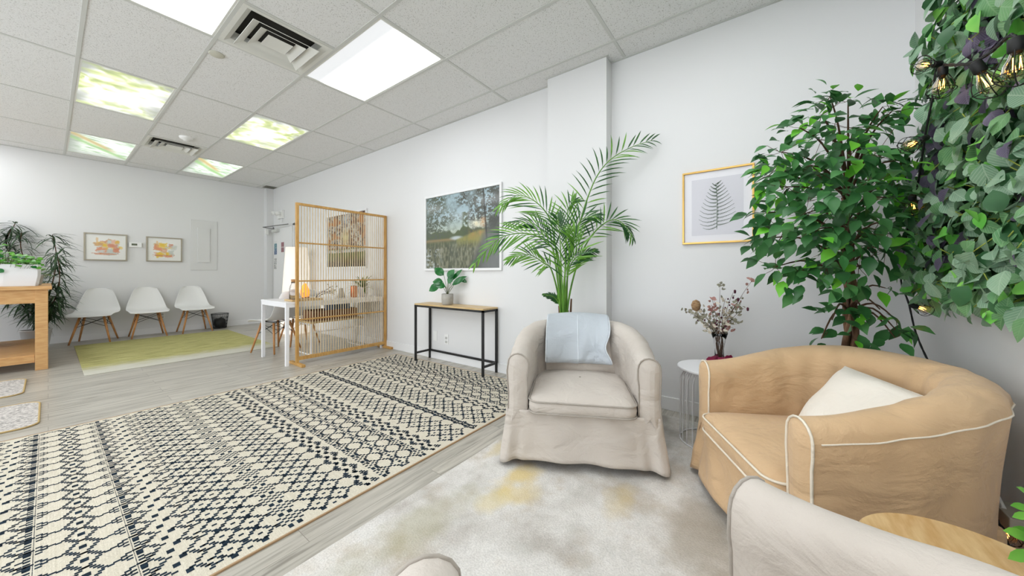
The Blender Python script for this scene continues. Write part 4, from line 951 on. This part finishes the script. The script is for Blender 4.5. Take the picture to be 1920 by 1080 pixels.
# faceted planter
t = thing('faceted_planter', 'white faceted rectangular planter full of round bright green leaves on the pine table', 'planter', (-.30, 6.50, TH+.001))
m = MB(); A0 = [(-.22, -.07), (.02, -.085), (.22, -.07), (.24, .0), (.22, .10), (0, .12), (-.22, .10), (-.24, 0)]; n = len(A0)
sc_ = lambda f, z, o_=0: [Vector((x*f+(.02*(-1)**k if o_ else 0), y*f, z)) for k, (x, y) in enumerate(A0)]
R0 = sc_(.98, 0); R1 = sc_(1.05, .11, 0); R2 = sc_(1.06, .235); R3 = sc_(1.0, .235); R4 = sc_(.98, .20)
m.grid([r_+[r_[0]] for r_ in (R0, R1, R2, R3, R4)]); m.add(R4, [tuple(range(n))]); m.add(R0, [tuple(range(n))[::-1]]); m.build('planter_body', M_wpot, t, bevel=.003)
m = MB(); m.add([(x*.97, y*.97, .192) for x, y in A0], [tuple(range(n))]); m.build('soil', M_soil, t); m = MB(); ms_ = MB(); rg = random.Random(5)
for k in range(210):
    x = rg.uniform(-.24, .235); y = rg.uniform(-.11, .1); h_ = rg.uniform(.02, .19)*(1-.35*abs(x)/.24)+(.09 if rg.random() < .15 and x < .05 else 0)
    b0 = Vector((x*.8, y*.8, .19)); e0 = Vector((x, y, .19+h_)); ms_.tube([b0, e0], .0014, 4); d = Vector((x*2+rg.uniform(-.5, .5), y*3+rg.uniform(-.8, .3), rg.uniform(-.3, .3)))
    m.leaf(e0, d, Vector((rg.uniform(-.3, .3), -.6, .8)), rg.uniform(.03, .055), rg.uniform(.03, .05), 0 if rg.random() < .8 else 1, .3, .1, (0, .85, 1, .85, 0))
for x, y, z in ((-.02, -.10, .18), (-.16, -.1, .23)): m.leaf((x, y, z), (.5, -.3, -.3), (0, -1, .3), .06, .05, 1, .2, .1, (0, .85, 1, .85, 0))
ms_.build('stems', M_twig, t); m.build('round_leaves', [L_pilea, L_pot], t, smooth=True)
# small plant behind the planter
t = thing('grey_pot_plant', 'small green plant in a grey pot behind the white planter on the pine table', 'potted plant', (-.10, 6.95, TH+.001))
m = MB(); pot(m, .055, .07, .12); m.build('pot', M_pot, t, smooth=True); m = MB(); rg = random.Random(15)
for k in range(40):
    a = rg.uniform(0, 6.28); d = Vector((math.cos(a), math.sin(a), rg.uniform(.1, 1.4))).normalized(); m.leaf(Vector((0, 0, .11))+d*rg.uniform(.0, .09), d, (0, 0, 1), .08, .04, 0, .5)
m.build('leaves', L_palm2, t, smooth=True)
# tall narrow-leaved plant
t = thing('tall_narrow_leaf_plant', 'tall plant with drooping thin dark leaves in a white pot behind the pine table', 'potted plant', (-.10, 8.14, 0))
m = MB(); m.lathe([(.001, 0), (.10, 0), (.105, .01), (.135, .26), (.14, .26), (.14, .27), (.125, .27), (.12, .24)], n=28); m.build('pot', M_wpot, t, smooth=True)
m = MB(); m.lathe([(.12, .245), (.001, .25)], n=18); m.build('soil', M_soil, t)
m = MB(); m2 = MB(); rg = random.Random(21); base = t.location
def stem_to(pts, n=16): return spline([Vector((0, 0, .24))]+[p-base for p in pts], n)
stems = [[at(70, 590, 4.9), at(45, 520, 4.85), at(12, 460, 4.8), at(28, 420, 4.8)], [at(76, 590, 4.9), at(62, 530, 4.8), at(40, 470, 4.8), at(40, 436, 4.8)], [at(80, 590, 4.85), at(96, 540, 4.8), at(106, 485, 4.8), at(98, 440, 4.8)],
         [at(78, 590, 4.85), at(104, 560, 4.75), at(112, 520, 4.7), at(108, 478, 4.7)], [at(72, 590, 4.9), at(60, 560, 4.75), at(50, 525, 4.7)], [at(74, 600, 4.9), at(96, 580, 4.7), at(104, 555, 4.6)], [at(70, 600, 4.9), at(30, 560, 4.9), at(-15, 500, 4.9), at(-25, 440, 4.9)]]
for P in stems:
    S_ = stem_to(P, 20); m.tube(S_, [.008*(1-.75*i/20)+.002 for i in range(21)], 7)
    for i in range(6, 21):
        for k in range(9):
            a = rg.uniform(0, 6.28); d = Vector((math.cos(a), math.sin(a), rg.uniform(-.5, .8)))
            if d.y > .0: d.y *= .3
            b0 = S_[i]; L_ = rg.uniform(.18, .30)
            m2.leaf(b0, d, Vector((0, 0, 1))+Vector((rg.uniform(-.3, .3), rg.uniform(-.3, .3), 0)), L_, .019, 0, .95, .1, (.4, .9, 1, 1, .8, .5, 0))
m2.clamp(base, ym=8.535); m.clamp(base, ym=8.535)
m.build('stems', M_btwig, t, smooth=True); m2.build('narrow_leaves', L_thin, t, smooth=True)

# ================================================================ PALM
t = thing('areca_palm', 'tall feathery areca palm behind the cream armchair, in front of the wall column', 'potted plant', (2.50, 1.30, .009))
m = MB(); m.lathe([(.001, 0.001), (.10, .001), (.11, .01), (.14, .30), (.145, .30), (.145, .315), (.13, .315), (.125, .28)], n=28); m.build('pot', M_pot, t, smooth=True)
m = MB(); m.lathe([(.126, .285), (.001, .29)], n=18); m.build('soil', M_soil, t)
base = t.location.copy(); ms_ = MB(); ml = MB(); rg = random.Random(33)
fr = [([(1062, 580), (1067, 477), (1087, 418), (1100, 376), (1119, 331), (1145, 299), (1184, 276), (1223, 263)], 2.72, 2.62, .42, .20, 0, 1.25), ([(1054, 580), (1045, 490), (1035, 425), (1022, 396), (996, 373), (967, 367), (936, 388)], 2.7, 2.6, .42, .21, 1, 1),
      ([(1051, 580), (1041, 490), (1032, 460), (1002, 441), (967, 438), (931, 451), (889, 496)], 2.65, 2.35, .42, .18, 1, .8), ([(1064, 580), (1080, 503), (1103, 451), (1129, 422), (1151, 412), (1171, 422), (1187, 448)], 2.7, 2.55, .45, .16, 0, .9),
      ([(1059, 580), (1067, 493), (1077, 444), (1090, 412), (1119, 405)], 2.7, 2.5, .5, .17, 0, 1), ([(1051, 580), (1035, 509), (1019, 493), (990, 477), (954, 486)], 2.7, 2.45, .45, .14, 1, .8),
      ([(1054, 580), (1046, 477), (1022, 438), (996, 418), (951, 418)], 2.75, 2.7, .45, .17, 0, .9), ([(1058, 580), (1061, 477), (1068, 440), (1064, 396), (1076, 376)], 2.7, 2.6, .5, .18, 1, 1),
      ([(1061, 580), (1064, 520), (1074, 490), (1092, 476), (1116, 470)], 2.75, 2.75, .5, .12, 0, .8), ([(1056, 580), (1052, 500), (1050, 450), (1046, 410)], 2.65, 2.5, .5, .19, 0, 1), ([(1056, 580), (1060, 510), (1080, 470), (1075, 430)], 2.62, 2.45, .45, .19, 1, 1),
      ([(1052, 590), (1042, 560), (1020, 552)], 2.7, 2.65, .5, .045, 0, 1)]
for P, d0, d1, st, LL, mi, dn in fr:
    K = len(P)-1; W3 = [Vector((0, 0, .29))]+[at(x, y, d0+(d1-d0)*i/K)-base for i, (x, y) in enumerate(P)]
    S_ = spline(W3, 60); ms_.tube(S_, [.0075*(1-.85*i/60)+.001 for i in range(61)], 6)
    for i in range(int(60*st), 61, 2):
        f = (i-60*st)/(60*(1-st)); tg = (S_[min(i+1, 60)]-S_[max(i-1, 0)]).normalized()
        nn_ = (TC*1.0+Vector((0, 0, .55))+RT*.15); sd = tg.cross(nn_).normalized(); ln = LL*(.65+.9*math.sin(math.pi*min(1, f*.85+.12)))*(1-.45*f)
        for sg in (-1, 1):
            d = sd*sg*(.75-.35*f)+tg*(.62+.5*f)+Vector((rg.uniform(-.06, .06), rg.uniform(-.06, .06), rg.uniform(-.05, .1)))
            l2 = ln*rg.uniform(.85, 1.1)
            e0 = S_[i]+base+d.normalized()*l2
            if e0.x > 2.66 and e0.y < 1.66: 
                d = Vector((min(d.x, -.05), d.y, d.z))
            if e0.x > 2.79: d = Vector((min(d.x, -.05), d.y, d.z))
            ml.leaf(S_[i], d, nn_, l2, .0125, mi if rg.random() < .85 else 1-mi, .35+.35*f, .25, (.5, .95, 1, .7, 0))
ml.clamp(base, xm=2.84)
ms_.build('frond_stems', L_palm2, t, smooth=True); ml.build('leaflets', [L_palm1, L_palm2], t, smooth=True)
m = MB()
for k in range(6): a = k; m.tube([(.02*math.cos(a), .02*math.sin(a), .28), (.035*math.cos(a), .035*math.sin(a), .52), (.05*math.cos(a), .05*math.sin(a), .74+.02*k)], [.012, .011, .007], 7)
m.build('cane_sheaths', M_bark, t, smooth=True)

# ================================================================ FICUS
t = thing('ficus_tree', 'artificial ficus tree with braided trunk and glossy green leaves behind the tan armchair', 'tree', (2.52, -.37, .009)); base = t.location.copy()
m = MB(); m.lathe([(.001, 0.001), (.10, .001), (.12, .01), (.15, .26), (.155, .27), (.14, .27), (.135, .24), (.001, .24)], n=28); m.build('pot', M_black, t, smooth=True)
m = MB(); P0 = spline([Vector((0, 0, .2)), Vector((-.01, 0, .55)), Vector((-.03, .0, .85)), Vector((-.035, .01, 1.15)), Vector((-.04, .02, 1.45))], 40)
for k in range(3):
    Q = [p+Vector((math.cos(i*.28+k*2.09), math.sin(i*.28+k*2.09), 0))*(.024-.0003*i) for i, p in enumerate(P0)]; m.tube(Q, [.019-.00025*i for i in range(41)], 8)
m.build('trunk', M_bark, t, smooth=True)
clus = [(1556, 180, 1.72, .07), (1590, 190, 1.72, .06), (1540, 215, 1.70, .08), (1500, 240, 1.68, .08), (1560, 260, 1.6, .09), (1655, 200, 1.62, .07), (1690, 205, 1.62, .06), (1630, 240, 1.65, .08), (1465, 285, 1.62, .09), (1520, 310, 1.6, .11), (1590, 300, 1.5, .11),
        (1640, 290, 1.55, .11), (1690, 300, 1.6, .09), (1440, 330, 1.66, .08), (1475, 350, 1.6, .11), (1540, 370, 1.5, .12), (1600, 365, 1.45, .12), (1660, 370, 1.55, .11), (1705, 350, 1.62, .07), (1430, 400, 1.7, .07), (1470, 430, 1.6, .11),
        (1530, 430, 1.5, .12), (1590, 430, 1.45, .11), (1640, 430, 1.55, .11), (1700, 420, 1.62, .08), (1420, 450, 1.75, .06), (1455, 500, 1.65, .07), (1500, 510, 1.6, .09), (1550, 500, 1.55, .10), (1610, 500, 1.6, .10), (1660, 470, 1.6, .10),
        (1470, 320, 1.85, .1), (1560, 330, 1.9, .12), (1640, 340, 1.8, .12), (1510, 400, 1.85, .12), (1580, 460, 1.85, .12), (1600, 240, 1.8, .09)]
low = [(1560, 600, 1.62, .06), (1590, 575, 1.6, .07), (1620, 590, 1.62, .07), (1650, 580, 1.6, .05), (1690, 600, 1.58, .06), (1715, 620, 1.56, .05), (1540, 635, 1.64, .04), (1600, 635, 1.62, .06), (1700, 635, 1.58, .04), (1660, 540, 1.6, .06)]
mt = MB(); ml = MB(); rg = random.Random(44)
def inside(p): return p.x < 2.77 and p.y > -.60 and p.z < 2.6
for n_, (px, py, d, r_) in enumerate(clus+low):
    c = at(px, py, d); c.x = min(c.x, 2.70); c.y = max(c.y, -.50)
    isl = n_ >= len(clus); z0 = .95+.55*smooth((c.z-.9)/.9) if not isl else .85
    s0 = base+Vector((-.035, .01, z0)); cl = c-base; sl = s0-base
    mid = sl.lerp(cl, .55)+Vector((0, 0, .06)); B_ = spline([sl, mid, cl], 8); mt.tube(B_, [.007-.0006*i for i in range(9)], 5)
    nt_ = int((25 if not isl else 12)*(r_/.1)**1.3)
    for k in range(nt_):
        v = Vector((rg.gauss(0, 1), rg.gauss(0, 1), rg.gauss(0, .8))); v = v.normalized()*r_*rg.uniform(.35, 1.25); p = c+v
        if not inside(p): continue
        out = (p-base-Vector((0, 0, 1.35))); out.z = 0; out = out.normalized() if out.length > .01 else RT
        d_ = out*.7+Vector((rg.uniform(-.7, .7), rg.uniform(-.7, .7), rg.uniform(-.9, .45)))+v.normalized()*.5
        if p.z > 1.85: d_.z = rg.uniform(-.25, .6)
        nrm = Vector((rg.uniform(-.5, .5), rg.uniform(-.5, .5), 1))+TC*rg.uniform(.1, 1.1)
        L_ = rg.uniform(.062, .096)
        if not inside(p+d_.normalized()*L_): d_ = -out*.4+Vector((0, 0, -.7))+TC*.3
        mi = rg.choices((0, 1, 2), (.58, .30, .12))[0]
        ml.leaf(p-base, d_, nrm, L_, L_*rg.uniform(.46, .56), mi, .5, .22, (0, .7, 1, .85, .4, 0))
        if rg.random() < .3: q0 = p-base; mt.tube([q0, q0.lerp(cl, .6)-Vector((0, 0, .005)), cl], .0012, 3, caps=False)
ml.clamp(base, xm=2.84, yl=-.672); mt.clamp(base, xm=2.84, yl=-.67)
mt.build('branches', M_btwig, t, smooth=True); ml.build('leaves', [L_fic1, L_fic2, L_fic3], t, smooth=True)

# ================================================================ LEAFY WALL PANEL
t = thing('artificial_ivy_panel', 'thick artificial ivy wall panel with green and dull purple leaves on the right-hand wall', 'wall plants', (1.9, YR, .93)); base = t.location.copy()
def xmax(z):
    T_ = [(.92, 2.50), (1.0, 2.66), (1.12, 2.70), (1.38, 2.68), (1.61, 2.50), (1.8, 2.37), (2.05, 2.38), (2.1, 2.26), (2.17, 2.13), (2.5, 2.05), (2.82, 2.0)]
    for (a, x), (b_, y) in zip(T_, T_[1:]):
        if a <= z <= b_: return x+(y-x)*(z-a)/(b_-a)
    return 2.5 if z < 1 else 2.0
m = MB(); zs = [.97+i*.1 for i in range(19)]
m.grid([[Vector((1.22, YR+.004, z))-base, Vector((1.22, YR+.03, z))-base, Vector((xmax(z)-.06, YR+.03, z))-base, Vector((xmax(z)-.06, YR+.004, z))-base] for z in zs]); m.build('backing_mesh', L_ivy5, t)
ml = MB(); ms_ = MB(); rg = random.Random(55)
purp = [(at(1775, 240, 1.4), .07), (at(1810, 300, 1.3), .07), (at(1800, 265, 1.35), .07), (at(1700, 480, 1.7), .08), (at(1780, 440, 1.4), .07), (at(1800, 470, 1.35), .06), (at(1850, 60, 1.1), .09), (at(1860, 150, 1.1), .05), (at(1905, 400, 1.0), .06), (at(1770, 390, 1.4), .05), (at(1740, 300, 1.5), .05), (at(1870, 190, 1.05), .05), (at(1720, 500, 1.65), .05)]
for k in range(3000):
    z = rg.uniform(.93, 2.82); xm = xmax(z); x = xm-(xm-1.25)*rg.random()**.95
    if rg.random() < .0: continue
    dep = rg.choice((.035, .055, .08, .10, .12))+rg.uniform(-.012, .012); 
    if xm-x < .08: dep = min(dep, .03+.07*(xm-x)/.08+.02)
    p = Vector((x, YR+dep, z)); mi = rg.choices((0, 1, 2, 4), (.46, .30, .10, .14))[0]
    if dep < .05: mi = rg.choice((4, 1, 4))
    for c, r_ in purp:
        if math.hypot(p.x-c.x, p.z-c.z) < r_ and rg.random() < .8: mi = 3
    if rg.random() < .03: mi = 3
    a = rg.gauss(-math.pi/2, 1.5); d_ = Vector((math.cos(a), rg.uniform(-.2, .7), math.sin(a)))
    nrm = Vector((rg.uniform(-1.0, .7), 1, rg.uniform(-.4, 1.2))); L_ = rg.uniform(.055, .088)
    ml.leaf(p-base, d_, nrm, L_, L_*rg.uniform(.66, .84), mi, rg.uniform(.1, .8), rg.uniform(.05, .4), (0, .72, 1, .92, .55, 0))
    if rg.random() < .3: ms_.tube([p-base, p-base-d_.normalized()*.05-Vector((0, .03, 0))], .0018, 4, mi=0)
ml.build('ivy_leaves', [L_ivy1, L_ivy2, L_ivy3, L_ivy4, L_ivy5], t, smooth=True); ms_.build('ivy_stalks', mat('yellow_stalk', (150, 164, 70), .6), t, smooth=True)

# ================================================================ STRING LIGHTS
t = thing('string_lights', 'black cord of cage bulb string lights draped over the ivy panel and down the corner', 'string lights')
def on(px, py, Y=-.50):
    a = (px-960)/F_PX; d = Y/(s_-c_*a); return at(px, py, d)
path = [on(1990, 60, -.5), on(1920, 84), on(1895, 66, -.5), on(1860, 96), on(1820, 118), on(1775, 122), on(1757, 124, -.53), on(1747, 190, -.53), on(1737, 240, -.53), on(1728, 300, -.54), on(1716, 370, -.55), on(1703, 420, -.56), on(1692, 500, -.57), on(1690, 530, -.57), on(1704, 570, -.58), on(1716, 620, -.6), on(1736, 668, -.6),
        Vector((2.32, -.64, .55)), Vector((2.2, -.655, .36)), Vector((2.02, -.655, .35)), on(1868, 945, -.65), on(1880, 985, -.64), Vector((1.78, -.62, .20)), Vector((1.70, -.64, .06)), Vector((1.45, -.645, .03))]
m = MB(); S_ = spline(path, 240)
for k in range(2): m.tube([p+Vector((math.cos(i*.9+k*3.14), 0, math.sin(i*.9+k*3.14)))*.0026 for i, p in enumerate(S_)], .0032, 6)
m.build('cord', M_rubber, t, smooth=True)
def bulb(p, d, s=1.0):
    d = Vector(d).normalized(); u = d.orthogonal().normalized(); v = d.cross(u); P_ = lambda z, r_, a: Vector(p)+d*z*s+(u*math.cos(a)+v*math.sin(a))*r_*s
    m = MB(); m.tube([P_(z, 0, 0) for z in (-.004, .0, .03, .034)], [.006*s, .013*s, .014*s, .011*s], 12); so_ = m.build('socket', M_rubber, t, smooth=True)
    m = MB(); m.grid([[P_(z, r_, 2*math.pi*k/16) for k in range(17)] for z, r_ in ((.032, .010), (.045, .014), (.062, .022), (.080, .025), (.095, .019), (.103, .001))]); m.build('glass_bulb', M_bulbglass, so_, smooth=True)
    m = MB()
    for k in range(4):
        a = k*math.pi/2+.4; m.tube([P_(.045, .008, a), P_(.078, .008, a+.4)], .0009*s, 5)
    m.build('filament', M_fil, so_)
    m = MB()
    for k in range(5):
        a = 2*math.pi*k/5; m.tube(spline([P_(.030, .015, a), P_(.055, .027, a), P_(.085, .036, a), P_(.105, .024, a), P_(.114, .002, a)], 8), .0013*s, 5)
    m.tube([P_(.085, .0365, 2*math.pi*k/24) for k in range(24)], .0013*s, 5, closed=True); m.build('wire_cage', M_rubber, so_)
DN = Vector((0, 0, -1))
for (px, py, Y, d, s) in ((1905, 72, -.49, DN+RT*.05, 1.0), (1828, 118, -.49, DN+RT*.35+TC*.2, 1.0), (1768, 126, -.5, DN-RT*.08, .95), (1763, 120, -.5, -RT*1+DN*.05, .8), (1737, 258, -.5, -RT*1+DN*.45, .9), (1708, 366, -.53, DN*.9+RT*.15, .8), (1708, 572, -.55, RT*1+DN*.3, .85), (1872, 975, -.62, DN+RT*.5, .8)):
    bulb(on(px, py, Y), d, s)
# adapter on wall near the floor
t = thing('power_adapter', 'beige power adapter with a white plug lead low on the right-hand wall', 'power adapter', on(1908, 975, -.66))
m = MB(); m.box(-.07, .05, -.018, .04, -.02, .03); m.build('adapter_body', mat('beige_plastic', (176, 170, 158), .5), t, bevel=.004)
m = MB(); m.tube(spline([Vector((.10, .02, .10)), Vector((.04, .03, .06)), Vector((-.01, .03, .03))], 8), .006, 8); m.build('white_lead', M_white, t, smooth=True)

# ================================================================ SIDE TABLE, DRIED FLOWERS, ROUND TABLE
t = thing('wire_side_table', 'round white side table with a wire cage base between the cream and tan armchairs', 'side table', (2.44, .258, .008))
m = MB(); m.lathe([(.001, .450), (.186, .450), (.19, .454), (.19, .462), (.187, .466), (.001, .466)], n=56); m.build('tabletop', M_whitem, t, smooth=False)
m = MB()
for r_, z, nm in ((.175, .005, 'base_ring'), (.12, .444, 'top_ring')): m = MB(); m.tube([(r_*math.cos(a), r_*math.sin(a), z) for a in [2*math.pi*k/40 for k in range(40)]], .0045, 6, closed=True); m.build(nm, M_whitem, t, smooth=True)
m = MB()
for k in range(26): a = 2*math.pi*k/26; m.tube(spline([Vector((.175*math.cos(a), .175*math.sin(a), .006)), Vector((.175*math.cos(a), .175*math.sin(a), .30)), Vector((.165*math.cos(a), .165*math.sin(a), .40)), Vector((.12*math.cos(a), .12*math.sin(a), .446))], 12), .0028, 6)
m.build('wire_cage', M_whitem, t, smooth=True)
t = thing('dried_flower_vase', 'clear glass vase of dried flowers with a magenta ribbon on the wire side table', 'vase', (2.55, .225, .4755)); base = t.location.copy()
m = MB(); m.lathe([(.001, 0), (.030, 0), (.026, .02), (.026, .10), (.036, .16), (.048, .20), (.045, .20), (.033, .16), (.023, .10), (.023, .02), (.001, .012)], n=28); m.build('glass_vase', M_glass, t, smooth=True)
m = MB(); m.lathe([(.030, .028), (.031, .035), (.030, .05), (.030, .028)], n=20)
for a in (-2.9, -2.2, -.4, .3): d = RT*math.cos(a)+TC*.6*abs(math.sin(a))-Vector((0, 0, .15)); m.leaf(d*.028+Vector((0, 0, .045)), d+Vector((0, 0, rg.uniform(-.3, .3))), TC, .06, .035, 0, .3, .4, (.3, 1, .8, 1, .9))
m.build('ribbon', M_ribbon, t, smooth=True)
m = MB(); ml = MB(); rg = random.Random(77)
tips = [(1283, 582), (1303, 570), (1310, 600), (1335, 560), (1350, 535), (1340, 590), (1360, 560), (1375, 548), (1410, 526), (1395, 578), (1380, 600), (1320, 610), (1355, 575), (1330, 575), (1385, 565), (1300, 590), (1368, 590), (1345, 605), (1375, 615), (1310, 585), (1392, 555)]
for n_, (px, py) in enumerate(tips):
    e0 = at(px, py, 2.20+rg.uniform(-.06, .06))-base
    P = spline([Vector((rg.uniform(-.012, .012), rg.uniform(-.012, .012), .02)), Vector((rg.uniform(-.02, .02), rg.uniform(-.02, .02), .15)), e0.lerp(Vector((0, 0, .22)), .45), e0], 14); m.tube(P, [.0022-.0001*i for i in range(15)], 5)
    ty = n_ % 5
    for k in range(16 if ty != 2 else 7):
        c = P[rg.randrange(7, 15)]+Vector((rg.gauss(0, .012), rg.gauss(0, .012), rg.gauss(0, .012))); d = Vector((rg.uniform(-1, 1), rg.uniform(-1, 1), rg.uniform(-.6, 1)))
        if ty == 2: ml.lathe([(.0005, -.006), (.005, -.003), (.006, 0), (.005, .003), (.0005, .006)], c, 6, 2)
        else: ml.leaf(c, d, TC, rg.uniform(.018, .036), rg.uniform(.012, .022), {0: 0, 1: 3, 3: 1, 4: 0}[ty], .4, .2)
ml.lathe([(.0005, -.04), (.022, -.03), (.028, 0), (.02, .025), (.0005, .035)], at(1305, 572, 2.18)-base, 14, 4)
for (px, py) in ((1378, 547), (1402, 580), (1384, 562)): ml.lathe([(.0005, -.012), (.006, -.008), (.007, .008), (.0005, .014)], at(px, py, 2.18)-base, 8, 2)
m.build('dried_stems', M_btwig, t, smooth=True); ml.build('dried_blooms', [L_dry1, L_dry2, L_dry3, L_dry4, mat('banksia_tan', (178, 150, 110), .9, rgb2=(120, 84, 60), vscale=50, stretch=(1, 1, 5))], t, smooth=True)
# round wood table in the near corner
M_burl = mat('knotty_pine_top', (222, 192, 142), .35, rgb2=(198, 158, 104), vscale=4, stretch=(3, 14, 3))
t = thing('round_wood_table', 'small round pale wood table between the tan and foreground armchairs', 'side table', (1.125, -.356, .008))
m = MB(); m.lathe([(.001, .415), (.170, .415), (.176, .420), (.176, .438), (.172, .442), (.001, .442)], n=64); m.build('tabletop', M_burl, t)
for k in range(3): a = k*2.09+.3; m = MB(); m.tube([(.09*math.cos(a), .09*math.sin(a), .414), (.135*math.cos(a), .135*math.sin(a), .004)], [.014, .010], 12); m.build('leg', M_leg, t, smooth=True)
t = thing('small_table_plant', 'small plant with oval bright green leaves on the round wood table at the right edge', 'potted plant', (1.155, -.47, .4505)); base = t.location.copy()
m = MB(); pot(m, .035, .045, .08); m.build('pot', M_wpot, t, smooth=True)
ml = MB(); m = MB(); rg = random.Random(8)
for (px, py, d, dr, du, L_) in ((1928, 1012, .70, -.9, .35, .07), (1935, 1000, .72, -.9, .1, .065), (1925, 955, .72, -.8, .2, .05), (1925, 965, .70, -.9, -.1, .045), (1930, 1035, .66, -.7, -.2, .06), (1960, 950, .7, .3, .8, .07), (1980, 1000, .68, .8, .3, .07), (1985, 960, .7, .6, .6, .07), (1930, 935, .74, -.7, .6, .05)):
    b0 = at(px+10, py, d)-base; L_ *= .8; ml.leaf(b0, RT*dr+Vector((0, 0, du)), TC+Vector((0, 0, 1)), L_, L_*.42, 0, .2, .2, (0, .75, 1, .8, 0)); m.tube(spline([Vector((0, 0, .06)), b0*.6+Vector((0, 0, .03)), b0], 6), .0018, 5)
m.build('stems', M_twig, t); ml.build('leaves', L_pilea, t, smooth=True)
